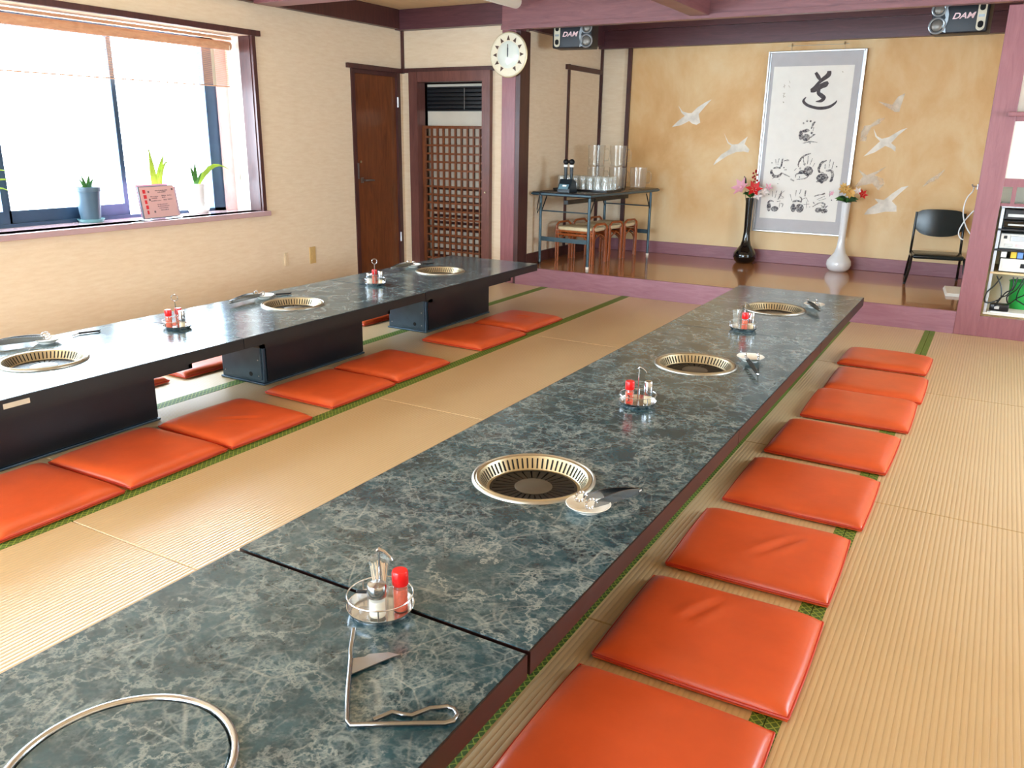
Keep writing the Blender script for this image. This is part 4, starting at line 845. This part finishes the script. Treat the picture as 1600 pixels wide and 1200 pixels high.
# rattan stools
def stool(x, y, rz, lb):
    t = thing('rattan_stool', lb, 'stool', (x, y, ZS), rz, 'rattan stools under the folding table')
    w, d, h = .205, .135, .30
    for sx in (-1, 1):
        for sy in (-1, 1):
            lg = G()
            for k, (ox, oy) in enumerate(((0, 0), (-.022*sx, 0), (0, -.022*sy))):
                lg.tube([(sx*w+ox, sy*d+oy, 0.001), (sx*w+ox, sy*d+oy, h*.6), (sx*w+ox, sy*d+oy, h+.02)], .0095, 8)
            ob('leg', lg, 'rattan', t, True)
        # looped end rail rising above the seat
        ob('end_hoop', G().tube([(sx*w, -d, h), (sx*w, -d*.95, h+.045), (sx*w, -d*.6, h+.072), (sx*w, d*.6, h+.072), (sx*w, d*.95, h+.045), (sx*w, d, h)], .0105, 8), 'rattan', t, True)
        ob('arch_brace', G().tube([(sx*w, -d, h*.45), (sx*w, -d*.7, h*.8), (sx*w, 0, h*.93), (sx*w, d*.7, h*.8), (sx*w, d, h*.45)], .006, 6), 'rattan', t, True)
    for sy in (-1, 1):
        for z in (h-.035, h-.005): ob('seat_rail', G().tube([(-w, sy*d, z), (w, sy*d, z)], .0105, 8), 'rattan', t, True)
        ob('arch_brace', G().tube([(-w, sy*d, h*.4), (-w*.8, sy*d, h*.72), (-w*.45, sy*d, h*.86), (w*.45, sy*d, h*.86), (w*.8, sy*d, h*.72), (w, sy*d, h*.4)], .006, 6), 'rattan', t, True)
    ob('seat_pad', G().rbox(-w+.015, -d-.005, h, w-.015, d+.005, h+.04, .018, 3), 'stool_cushion', t, True)
stool(-1.47, 6.12, RT, 'rattan stool with cream pad nearest under the folding table'); stool(-1.44, 6.43, RT, 'rattan stool with cream pad in the middle under the folding table'); stool(-1.41, 6.735, RT, 'rattan stool with cream pad farthest under the folding table')

# long-necked vases with flowers
VP = [(.0005, 0), (.075, 0), (.098, .022), (.112, .060), (.106, .098), (.078, .135), (.052, .170), (.038, .22), (.031, .30), (.033, .45), (.040, .625), (.036, .625), (.029, .45), (.027, .30), (.0005, .2)]
def vase(x, y, mat, lb):
    t = thing('floor_vase', lb, 'vase', (x, y, ZS), 0, 'long-necked floor vases')
    ob('body', G().lathe(VP, 40), mat, t, True, angle=70)
vase(-.10, 7.005, 'black_gloss', 'glossy black long-necked vase left of the framed calligraphy'); vase(.785, 6.985, 'white_gloss', 'glossy white long-necked vase right of the framed calligraphy')
def petal_flower(t, c, r, mat, n=6, tilt=(0, 0, 0), name='flower_head'):
    g = G(); R = Matrix.Rotation(tilt[2], 3, 'Z') @ Matrix.Rotation(tilt[0], 3, 'X') @ Matrix.Rotation(tilt[1], 3, 'Y')
    for k in range(n):
        a = 2*PI*k/n; ca, sa = math.cos(a), math.sin(a); v = []
        for (u, w, z) in ((.08, 0, 0), (.45, .26, .22), (1.0, .05, .42), (.45, -.26, .22), (.5, 0, .12)):
            q = Vector(((u*ca-w*sa)*r, (u*sa+w*ca)*r, z*r)); v.append(Vector(c)+R @ q)
        g.add(v, [(0, 4, 1), (1, 4, 2), (2, 4, 3), (3, 4, 0)])
    g.sphere(Vector(c)+R @ Vector((0, 0, .1*r)), r*.16, 8, 5)
    return ob(name, g, mat, t, True, angle=80)
def leaf(t, a, b, w, mat, bend=.02):
    a = Vector(a); b = Vector(b); d = b-a; s = d.cross(Vector((0, 1, .2))); s = s.normalized() if s.length > 1e-6 else Vector((1, 0, 0)); up = Vector((0, 0, bend))
    v = []; n = 6
    for k in range(n+1):
        u = k/n; c = a+d*u+up*math.sin(PI*u); ww = w*math.sin(PI*min(.97, u*.93+.07)); v += [c-s*ww, c+Vector((0, -.25*ww, -.15*ww)), c+s*ww]
    f = []
    for k in range(n): o = 3*k; f += [(o, o+1, o+4, o+3), (o+1, o+2, o+5, o+4)]
    return ob('leaf', G().add(v, f), mat, t, True, angle=80)
t = thing('flower_bunch', 'pink lily, red flower and red berries in the black vase', 'flowers', (-.10, 7.005, ZS+.63))
ob('stems', G().tube([(0, 0, -.2), (0, 0, .02)], .004).tube([(.006, 0, -.2), (.03, -.01, .05)], .003).tube([(-.006, 0, -.2), (-.05, -.02, .06)], .003), 'leaf_dark', t)
petal_flower(t, (-.085, -.03, .09), .10, 'petal_pink', 6, (1.0, -.4, 0)); petal_flower(t, (.04, -.04, .08), .085, 'petal_red', 6, (1.1, .2, 0)); petal_flower(t, (.13, -.03, .06), .055, 'petal_white', 5, (1.0, .5, 0)); petal_flower(t, (.08, -.05, .02), .05, 'petal_white', 5, (1.2, .3, 0))
petal_flower(t, (.165, -.01, .10), .045, 'petal_pink', 5, (.9, .5, 0))
for i in range(9): ob('berry', G().sphere((.03+.022*random.uniform(-1, 1.4), -.01+.01*random.uniform(-1, 1), .15+.013*i), .0105, 8, 6), 'berry_red', t, True)
for a in range(7): leaf(t, (0, 0, 0), (.075*math.cos(a*.9+.2), -.03+.05*math.sin(a*.9), .03+.012*(a % 3)), .014, 'leaf_green' if a % 2 else 'leaf_dark')
leaf(t, (-.05, 0, .1), (-.075, -.01, .20), .011, 'leaf_dark')
t = thing('flower_bunch', 'small yellow and orange flowers with green leaves in the white vase', 'flowers', (.785, 6.985, ZS+.63))
ob('stems', G().tube([(0, 0, -.2), (0, 0, .03)], .004).tube([(.006, 0, -.2), (.05, 0, .06)], .003), 'leaf_dark', t)
petal_flower(t, (-.02, -.03, .11), .06, 'petal_yellow', 8, (1.0, -.1, 0)); petal_flower(t, (.025, -.03, .08), .06, 'petal_yellow', 8, (1.1, .2, 0)); petal_flower(t, (-.035, -.03, .14), .04, 'petal_yellow', 7, (.9, -.3, 0)); petal_flower(t, (.13, -.03, .075), .05, 'petal_red', 6, (1.1, .6, 0)); petal_flower(t, (.085, -.02, .10), .04, 'petal_white', 6, (1.0, .3, 0)); petal_flower(t, (-.13, -.01, .07), .03, 'petal_pink', 6, (1.0, -.5, 0))
for a in range(12): leaf(t, (0, 0, 0), (.10*math.cos(a*.55), -.05*abs(math.sin(a*1.3)), .03+.02*math.sin(a*2.1)), .018, 'leaf_dark' if a % 3 else 'leaf_green')

# framed calligraphy with hand prints
fr = thing('framed_calligraphy', 'tall silver-framed calligraphy with black hand prints hung on the mural', 'picture', (.345, YB-.001, .462))
FW, FH = .865, 1.655
for a in (-1, 1):
    ob('frame_rail', G().rbox(min(a*FW/2, a*(FW/2-.016)), -.045, 0, max(a*FW/2, a*(FW/2-.016)), -.004, FH, .003), 'silver_frame', fr)
for z0 in (0, FH-.016): ob('frame_rail', G().rbox(-FW/2+.016, -.045, z0, FW/2-.016, -.004, z0+.016, .003), 'silver_frame', fr)
ob('mount_board', G().box(-FW/2+.016, -.024, .016, FW/2-.016, -.010, FH-.016), 'mat_grey', fr)
ob('inner_moulding', G().box(-FW/2+.016, -.030, .016, -FW/2+.030, -.024, FH-.016).box(FW/2-.030, -.030, .016, FW/2-.016, -.024, FH-.016), 'steel_dull', fr)
pp = ob('paper_sheet', G().box(-.372, -.0265, .130, .340, -.0242, 1.522), 'paper_white', fr)
def ink(name, strokes, mat, lift=.0003):
    g = G()
    for i, (pts, ws) in enumerate(strokes):
        L, R = ribbon([(x-.345, z-.462) for x, z in pts], ws); n = len(L); y = -.0266-lift-.00008*i
        g.add([(q.x, y, q.y) for q in L]+[(q.x, y, q.y) for q in R], [(k, k+1, n+k+1, n+k) for k in range(n-1)])
    return ob(name, g, mat, pp)
ink('brush_character', MICHI, 'ink')
for k, h in enumerate(HANDS): ink('hand_print', [(p_, [w_*1.4 for w_ in ws_]) for p_, ws_ in h], 'ink_print')
ink('signature', SIGN, 'ink_pale')
for x in (-.235, .235):
    ob('hanging_cord', G().tube([(x, -.012, FH), (x*.98, -.01, FH+.055)], .002, 5), 'tape_beige', fr)
    ob('wall_hook', G().tube([(x*.98, 0, FH+.065), (x*.98, -.02, FH+.062), (x*.98, -.026, FH+.05), (x*.98, -.02, FH+.042)], .004, 6), 'brass', fr, True)
ob('hanging_rod', G().tube([(-.27, -.012, FH+.045), (.27, -.012, FH+.045)], .003, 6), 'tape_beige', fr, True)

# low black chair
ch = thing('stacking_chair', 'low black chair with vinyl seat and back near the stage pillar', 'chair', (1.595, 6.82, ZS), math.radians(8))
def rounded(w, h, r, n=6):
    out = []
    for cx, cy, a0 in ((w-r, h-r, 0), (-w+r, h-r, PI/2), (-w+r, -h+r, PI), (w-r, -h+r, 1.5*PI)):
        for k in range(n+1): a = a0+PI/2*k/n; out.append((cx+r*math.cos(a), cy+r*math.sin(a)))
    return out
bk = G(); n = 10; v = []; f = []
for k in range(n+1):
    u = -1+2*k/n; x = u*.185; yb = .145-.022*(1-u*u)
    zt = .598+.012*(1-u*u)-.02*abs(u)**8; zb = .405-.028*(1-u*u)+.03*abs(u)**6
    for th in (-.012, .012):
        for z, o in ((zb, 0), ((zb+zt)/2, .008 if th < 0 else 0), (zt, 0)): v.append((x, yb+th+.06*(z-.4)-o, z))
for k in range(n):
    o = 6*k; q = o+6
    f += [(o, o+1, q+1, q), (o+1, o+2, q+2, q+1), (o+3, q+3, q+4, o+4), (o+4, q+4, q+5, o+5), (o+2, o+5, q+5, q+2), (o, q, q+3, o+3)]
f += [(0, 3, 4, 1), (1, 4, 5, 2), (6*n, 6*n+1, 6*n+4, 6*n+3), (6*n+1, 6*n+2, 6*n+5, 6*n+4)]
ob('backrest', bk.add(v, f), 'chair_vinyl', ch, True, angle=60)
ob('seat', G().rbox(-.195, -.20, .215, .195, .14, .250, .016, 3), 'chair_vinyl', ch, True)
for s in (-1, 1):
    ob('leg', G().tube([(s*.235, -.27, .012), (s*.225, -.235, .05), (s*.208, -.195, .13), (s*.205, -.19, .19), (s*.203, -.17, .222), (s*.20, -.12, .228), (s*.198, .10, .222)], .0115, 10), 'chair_tube', ch, True)
    ob('back_post', G().tube([(s*.198, .10, .222), (s*.196, .14, .26), (s*.193, .155, .40), (s*.190, .170, .58)], .0105, 10), 'chair_tube', ch, True)
    ob('leg', G().tube([(s*.198, .08, .222), (s*.205, .15, .12), (s*.21, .19, .012)], .0105, 10), 'chair_tube', ch, True)
    for y in (-.27, .19): ob('foot_cap', G().sphere((s*(.235 if y < 0 else .21), y, .012), .013, 8, 6, (1, 1, .9)), 'cable_black', ch, True)
# white papers and the hanging white cable
t = thing('paper_stack', 'small stack of white papers on the stage floor below the chair', 'papers', (1.79, 6.30, ZS), .1)
for k in range(4): ob('sheet', G().rbox(-.07+.003*k, -.20+.004*k, .0005+.006*k, .075+.003*k, .20, .006+.006*k, .001, 1), 'paper_white', t)
c = thing('cable_hook', 'small metal hook on the edge of the stage pillar', 'hook', (1.853, YS+.06, 1.035)); ob('plate', G().rbox(-.008, -.012, -.02, 0, .012, .02, .002), 'steel_dull', c); ob('peg', G().tube([(-.006, 0, 0), (-.035, 0, .004), (-.04, 0, .016)], .005, 8), 'steel_dull', c, True)
tag(ob('hanging_cable', G().tube(smooth_path([(1.826, 5.5, 1.033), (1.821, 5.6, 0.999), (1.795, 5.6, 0.957), (1.783, 5.6, 0.903), (1.785, 5.6, 0.836), (1.808, 5.6, 0.769), (1.836, 5.6, 0.721), (1.879, 5.6, 0.674), (1.9, 5.62, 0.7), (1.895, 5.65, 0.78), (1.858, 5.61, 0.862), (1.829, 5.61, 0.838), (1.797, 5.61, 0.781), (1.777, 5.61, 0.725), (1.779, 5.61, 0.689), (1.795, 5.61, 0.665), (1.814, 5.61, 0.657)]), .0045, 8), 'cable_white', None, True), 'white cable looped from the hook beside the pillar, in front of the chair', 'cable')

# loudspeakers hung behind the beam
def text_mesh(s, size):
    cu = bpy.data.curves.new('logo', 'FONT'); cu.body = s; cu.size = size; cu.extrude = .001; cu.align_x = 'CENTER'; cu.align_y = 'CENTER'; cu.shear = .3; cu.offset = size*.02
    o = bpy.data.objects.new('logo', cu); COL.objects.link(o); bpy.context.view_layer.update()
    me = bpy.data.meshes.new_from_object(o.evaluated_get(bpy.context.evaluated_depsgraph_get())); bpy.data.objects.remove(o); bpy.data.curves.remove(cu)
    me.materials.clear(); me.materials.append(MATS['logo_pink']); return me
def speaker(x, y, z, flip, rz, lb):
    t = thing('loudspeaker', lb, 'speaker', (x, y, z), rz, 'karaoke loudspeakers')
    s = -1 if flip else 1       # s=1: cream port plate on the left, woofer on the right
    ob('cabinet', G().rbox(-.18, -.09, -.105, .18, .10, .105, .012, 3), 'speaker_black', t, True)
    ob('bracket', G().box(-.03, -.02, .10, .03, .03, ZC-z-.0005), 'frame_black', t)
    pl = ob('port_plate', G().prism([(px-s*.135, pz) for px, pz in rounded(.027, .095, .026)], .006, lambda q: (q[0], -.0905-q[2], q[1])), 'speaker_cream', t)
    for pz in (-.055, .055): ob('port', G().prism([(px-s*.135, qz+pz) for px, qz in rounded(.017, .022, .016)], .002, lambda q: (q[0], -.0967-q[2], q[1])), 'hole_black', pl)
    ob('port_badge', G().box(-s*.135-.018, -.0985, -.008, -s*.135+.018, -.0967, .008), 'speaker_silver', pl)
    # silver trim flaring round the two drivers
    tr = ob('driver_trim', G().prism([(s*q, w) for q, w in ((.075, -.10), (.10, -.09), (.10, -.03), (.088, 0), (.10, .03), (.10, .09), (.075, .10), (.082, .06), (.070, .02), (.070, -.02), (.082, -.06))], .008, lambda q: (q[0], -.0905-q[2], q[1])), 'speaker_silver', t)
    for pz, r in ((-.050, .050), (.055, .042)):
        d_ = ob('driver_ring', G().tube(circ(r, 28, (s*.137, -.096, pz), ax='y'), .008, 8, closed=True), 'speaker_silver', t, True)
        ob('driver_cone', G().sphere((s*.137, -.088, pz), r*.82, 20, 10, (1, .38, 1)), 'cone_grey', d_, True)
    o = ob('logo', text_mesh('DAM', .052), None, t); o.location = (-s*.020, -.0925, .005); o.rotation_euler = (PI/2, 0, 0); o.scale = (1.2, 1.05, 1)
speaker(-1.452, 5.80, 2.175, False, math.radians(6), 'black DAM loudspeaker under the beam above the folding table'); speaker(1.565, 5.80, 2.165, True, math.radians(-5), 'black DAM loudspeaker under the beam beside the right pillar')

# round clock on the left pillar
ck = thing('wall_clock', 'round cream wall clock with dark triangle hour marks on the pillar', 'clock', (-1.905, YS, 2.005), 0)
ob('case', G().lathe([(.0005, 0), (.170, 0), (.182, .010), (.185, .022), (.176, .034), (.168, .034), (.166, .028), (.0005, .028)], 64).move(lambda q: Vector((q.x, -q.y if 0 else -q.z, q.y))), 'clock_cream', ck, True)
ob('rim', G().tube(circ(.183, 64, (0, -.020, 0), ax='y'), .005, 8, closed=True), 'gold_rim', ck, True)
ob('dial', G().lathe([(.0005, .040), (.06, .0385), (.108, .031), (.112, .027)], 48).move(lambda q: Vector((q.x, -q.z, q.y))), 'clock_face', ck, True)
for k in range(12):
    if k == 6: continue
    a = PI/2-2*PI*k/12; d = Vector((math.cos(a), math.sin(a))); n_ = Vector((-d.y, d.x)); p0 = d*.118-n_*.016; p1 = d*.118+n_*.016; p2 = d*.156
    ob('hour_mark', G().prism([tuple(p0), tuple(p1), tuple(p2)], .003, lambda q: (q[0], -.028-q[2], q[1])), 'clock_mark', ck)
ob('hour_hand', G().box(-.006, -.0425, -.01, .006, -.0408, .055), 'clock_hand', ck); ob('minute_hand', G().box(-.004, -.044, -.02, .004, -.0428, .085), 'clock_hand', ck)

# air conditioner behind the lattice
ac = thing('air_conditioner', 'floor-standing air conditioner with a black louvred outlet behind the lattice door', 'appliance', (-2.565, 5.765, 0))
ob('cabinet', G().rbox(-.365, -.14, .0, .365, .2, 1.79, .006), 'ac_cream', ac)
ob('outlet_panel', G().box(-.36, -.150, 1.545, .36, -.1405, 1.765), 'ac_black', ac)
for k in range(6): ob('louvre', G().cbox((0, -.157, 1.565+.036*k), (.70, .022, .005), Matrix.Rotation(.5, 3, 'X')), 'ac_black', ac)
ob('louvre_pin', G().box(.08, -.172, 1.56, .085, -.168, 1.75), 'steel_dull', ac)
ob('control_panel', G().box(.26, -.149, .96, .32, -.1405, 1.08), 'ac_black', ac)
for k in range(12): ob('intake_slat', G().cbox((0, -.148, .10+.066*k), (.60, .014, .024), Matrix.Rotation(-.5, 3, 'X')), 'dark_wood', ac)

# fluorescent fixture on the ceiling
lf = thing('ceiling_light', 'unlit white fluorescent fixture on the ceiling near the clock', 'light', (-1.665, 4.42, ZC))
ob('housing', G().rbox(-.055, -.70, -.05, .055, .70, -.0005, .008), 'fixture_white', lf, True)
ob('diffuser', G().tube([(0, -.715, -.055), (0, -.70, -.055), (0, .70, -.055), (0, .715, -.055)], [.03, .052, .052, .03], 20), 'fixture_white', lf, True)

# ================================================================ WINDOW SILL
def strap(t, pts, w, mat, name='leaf'):
    n = len(pts); v = []; f = []
    for k, q in enumerate(pts):
        q = Vector(q); a = Vector(pts[max(k-1, 0)]); b = Vector(pts[min(k+1, n-1)]); d = (b-a).normalized(); s = d.cross(Vector((1, 0, .3))); s = s.normalized() if s.length > 1e-4 else Vector((0, 1, 0)); u = k/(n-1); ww = w*(1-u**3)*(.6+.4*math.sin(PI*min(1, u+.2)))
        v += [q-s*ww, q+Vector((.004, 0, 0)), q+s*ww]
    for k in range(n-1): o = 3*k; f += [(o, o+1, o+4, o+3), (o+1, o+2, o+5, o+4)]
    return ob(name, G().add(v, f), mat, t, True, angle=80)
def arc(p, q, lift, n=7):
    p = Vector(p); q = Vector(q); return [tuple(p+(q-p)*k/n+Vector((0, 0, lift))*math.sin(PI*k/n*.9)) for k in range(n+1)]
WS = WZ0
t = thing('potted_plant', 'small green shoots in a slate-blue tapered pot on the window sill', 'plant', (-3.385, 2.30, WS))
ob('saucer', G().lathe([(.0005, .001), (.075, .001), (.088, .022), (.082, .022), (.070, .008), (.0005, .008)], 28), 'saucer_teal', t, True)
ob('pot', G().lathe([(.0005, .010), (.062, .010), (.082, .205), (.088, .207), (.088, .235), (.080, .235), (.076, .21), (.0005, .205)], 28), 'pot_slate', t, True)
for a in range(7): strap(t, arc((0, 0, .205), (.05*math.cos(a), .05*math.sin(a), .26+.03*(a % 3)), .01), .014, 'leaf_green')
t = thing('potted_plant', 'strappy leaves in a white cylinder pot on the window sill', 'plant', (-3.385, 3.205, WS))
ob('saucer', G().lathe([(.0005, .001), (.070, .001), (.080, .028), (.074, .028), (.064, .008), (.0005, .008)], 28), 'pot_white', t, True)
ob('pot', G().lathe([(.0005, .010), (.048, .010), (.058, .22), (.052, .22), (.046, .20), (.0005, .20)], 28), 'pot_white', t, True)
strap(t, arc((0, 0, .20), (.0, -.05, .36), .02), .02, 'leaf_green'); strap(t, arc((0, 0, .20), (.0, .00, .40), .01), .02, 'leaf_green'); strap(t, arc((0, 0, .20), (.03, .30, .29), .10), .02, 'leaf_lime'); strap(t, arc((0, 0, .20), (.02, .06, .30), .03), .010, 'leaf_green')
t = thing('potted_plant', 'lime-green arching plant hidden behind the pink menu stand', 'plant', (-3.41, 2.86, WS))
ob('pot', G().lathe([(.0005, .001), (.045, .001), (.055, .13), (.050, .13), (.045, .115), (.0005, .115)], 24), 'pot_white', t, True)
strap(t, arc((0, 0, .115), (0, .10, .43), .05), .03, 'leaf_lime'); strap(t, arc((0, 0, .115), (0, -.03, .50), .03), .03, 'leaf_lime'); strap(t, arc((0, 0, .115), (.02, .13, .36), .10), .015, 'leaf_lime')
# plant out of frame to the left whose arching leaves reach into the picture
t = thing('potted_plant', 'arching leaves of a plant at the left edge of the window', 'plant', (-3.36, 1.50, WS))
ob('pot', G().lathe([(.0005, .001), (.06, .001), (.075, .16), (.068, .16), (.06, .14), (.0005, .14)], 24), 'pot_white', t, True)
for (dy, dz, l_) in ((.30, .30, .12), (.33, .22, .12), (.30, .17, .10), (-.2, .3, .1)): strap(t, arc((0, 0, .14), (.03, dy, dz), l_), .010, 'leaf_lime')
# menu stand
mn = thing('menu_stand', 'pink printed menu in a stand on the window sill', 'menu', (-3.21, 2.735, WS), math.radians(4))
TI = Matrix.Rotation(-.14, 3, 'Y')
def card(x, y0, y1, z0, z1, th=.002): 
    g = G().box(x, y0, z0, x+th, y1, z1); return g.move(lambda q: TI @ q)
ob('base', G().rbox(-.06, -.155, .0005, .04, .155, .006, .002), 'acrylic', mn)
ob('sleeve', card(-.006, -.160, .150, .006, .232, .006), 'menu_sleeve', mn)
pg = ob('page', card(.0015, -.150, .152, .012, .226), 'menu_pink', mn)
ob('back_page', card(-.018, -.13, .185, .014, .222), 'menu_lilac', mn); ob('rear_page', card(-.03, -.15, .13, .02, .246), 'petal_pink', mn)
rd_ = G()
for k in range(5): rd_.add(card(.0042, -.128+.002*k, -.104+.004*(k % 2), .182-.036*k, .208-.036*k, .0004).v, G().box(0,0,0,1,1,1).f)
ob('red_lettering', rd_, 'menu_red', pg)
tx = G(); rr = random.Random(3)
for (y0, y1, z) in ((-.02, .09, .195), (.0, .07, .183), (-.07, .0, .155), (-.06, -.01, .143), (.03, .07, .158), (.03, .06, .146), (.08, .12, .158), (-.07, .02, .125), (.04, .07, .128), (.08, .12, .130), (-.02, .07, .098), (-.02, .08, .085), (-.01, .07, .072), (.0, .07, .058)):
    y = y0
    while y < y1:
        w_ = rr.uniform(.004, .012); tx.add(card(.0042, y, min(y+w_, y1), z, z+rr.uniform(.004, .007), .0004).v, G().box(0,0,0,1,1,1).f); y += w_+.003
ob('printed_lines', tx, 'menu_text', pg)
for (y, z) in ((-.085, .185), (.125, .195), (-.085, .13), (-.06, .045)): ob('printed_motif', card(.0042, y, y+.014, z, z+.014, .0004), 'menu_text', pg)

# bamboo blind
bl = thing('bamboo_blind', 'rolled bamboo blind hanging at the top of the bay window', 'blind', (-3.30, 0, 1.955))
b0, b1 = .06, 3.56
ob('roll', G().tube([(.0, b0, .0), (.0, b1, 0)], .032, 16), 'bamboo', bl, True)
ob('head_rail', G().box(-.03, b0-.02, .045, .01, b1+.02, .065), 'bamboo', bl)
sl = G()
for k in range(38): z = -.035-.0066*k; sl.box(-.0345, b0, z-.0016, -.032, b1, z+.0016)
s_ = ob('slat_screen', sl, 'bamboo', bl); s_['kind'] = 'stuff'
ob('bottom_bar', G().box(-.040, b0, -.296, -.028, b1, -.288), 'bamboo', bl)
for y in (1.0, 3.42): ob('warp_tape', G().box(-.0315, y-.015, -.29, -.031, y+.015, -.03), 'tape_beige', bl)
ob('pull_cord', G().tube([(.036, b1-.03, 0), (.036, b1-.028, -.9)], .003, 6), 'tape_beige', bl, True); ob('cord_end', G().tube([(.036, b1-.028, -.9), (.036, b1-.028, -1.0)], .007, 8), 'tape_beige', bl, True)

# ================================================================ EQUIPMENT RECESS
rk = thing('equipment_rack', 'open aluminium equipment rack beside the stage pillar', 'rack', (2.012, YS+.08, .146))
for x, y in ((.004, 0), (.55, 0), (.004, .45), (.55, .45)): ob('upright', G().rbox(x, y, .001, x+.02, y+.02, .755, .002), 'aluminium', rk)
for z, m in ((.006, 'panel_cream'), (.298, 'shelf_wood'), (.46, 'device_black'), (.60, 'device_black')): ob('shelf', G().rbox(.004, -.01, z, .57, .47, z+.014, .002), m, rk)
ob('top_rail', G().rbox(0, -.004, .755, .575, .47, .77, .003), 'aluminium', rk)
def device(z, h, x0, x1, lb, body, face, extras=()):
    t = thing('karaoke_unit', lb, 'device', (2.012, YS+.08, .146+z+.0005))
    ob('chassis', G().rbox(x0, .02, 0, x1, .40, h, .004), body, t); fp = ob('front_panel', G().rbox(x0+.004, .012, .006, x1-.004, .021, h-.006, .002), face, t)
    for (a, b, c, d, m, nm) in extras: ob(nm, G().rbox(x0+a, .008, b, x0+a+c, .0125, b+d, .001, 1), m, t)
device(.674, .072, .03, .50, 'black player unit on the top shelf of the rack', 'device_black', 'device_black', ((.02, .02, .10, .02, 'device_silver', 'display'), (.16, .02, .05, .016, 'label_blue', 'button')))
device(.6145, .055, .03, .50, 'thin black unit under the top player', 'device_black', 'black_gloss', ((.03, .02, .12, .012, 'device_silver', 'disc_slot'),))
device(.4745, .105, .03, .50, 'silver video deck in the middle of the rack', 'device_silver', 'device_panel', ((.02, .07, .02, .02, 'device_black', 'dial'), (.06, .055, .12, .035, 'aluminium', 'cassette_door'), (.03, .015, .05, .02, 'device_silver', 'button'), (.10, .015, .05, .02, 'logo_pink', 'button')))
device(.3125, .10, .05, .52, 'silver amplifier on the wooden shelf of the rack', 'device_black', 'device_panel', ((.02, .03, .08, .045, 'white_gloss', 'display'), (.13, .035, .03, .03, 'device_black', 'volume_knob')))
for x, m, lb in ((.05, 'device_silver', 'pale cassette case standing on the amplifier'), (.11, 'label_yellow', 'yellow cassette case standing on the amplifier'), (.15, 'label_blue', 'blue cassette case standing on the amplifier')):
    t = thing('cassette_case', lb, 'case', (2.012+x, YS+.10, .146+.4130)); ob('shell', G().rbox(0, 0, 0, .036, .12, .042, .002), m, t); ob('spine', G().box(.003, -.001, .006, .033, .0005, .036), 'paper_white' if m == 'device_silver' else m, t)
t = thing('plastic_tub', 'bright green plastic tub among the cables in the rack', 'tub', (2.012+.22, YS+.37, .1665)); ob('tub', G().lathe([(.0005, .001), (.06, .001), (.075, .20), (.079, .20), (.064, .0), (.0005, .0)], 20), 'green_plastic', t, True); ob('rim', G().tube(circ(.079, 24, (0, 0, .20)), .005, 6, closed=True), 'green_plastic', t, True)
rc_ = random.Random(11)
for i, lb in enumerate(('black cable looping up at the left of the rack', 'black cable hanging in front of the green tub', 'black cable sagging in the middle of the rack', 'thin black cable drooping under the wooden shelf', 'black cable looping over the adapter')):
    x0 = .05+.06*i; pts = []
    for k in range(9):
        u = k/8; pts.append((2.012+x0+.05*math.sin(u*7+i)+.02*i*u, YS+.085+.02*i*.5+.03*math.cos(u*5+i), .146+.28-.22*math.sin(PI*u)*(.7+.3*rc_.random())))
    tag(ob("loose_cable", G().tube(smooth_path(pts), .0045, 6), 'cable_black', None, True), lb, 'cable', 'tangled cables in the rack')
t = thing('power_adapter', 'black power adapter on the rack floor', 'adapter', (2.012+.10, YS+.13, .1665+.012)); ob('brick', G().rbox(-.06, -.04, 0, .06, .04, .05, .008), 'device_black', t, True); ob('badge', G().box(-.03, -.041, .015, .0, -.0402, .035), 'device_silver', t)
t = thing('paper_stack', 'loose white papers on the floor of the rack', 'papers', (2.012+.16, YS+.14, .1665))
for k in range(2): ob('sheet', G().rbox(-.13+.02*k, -.06, .0005+.0055*k, .16, .12, .0055+.0055*k, .001, 1), 'paper_white', t)
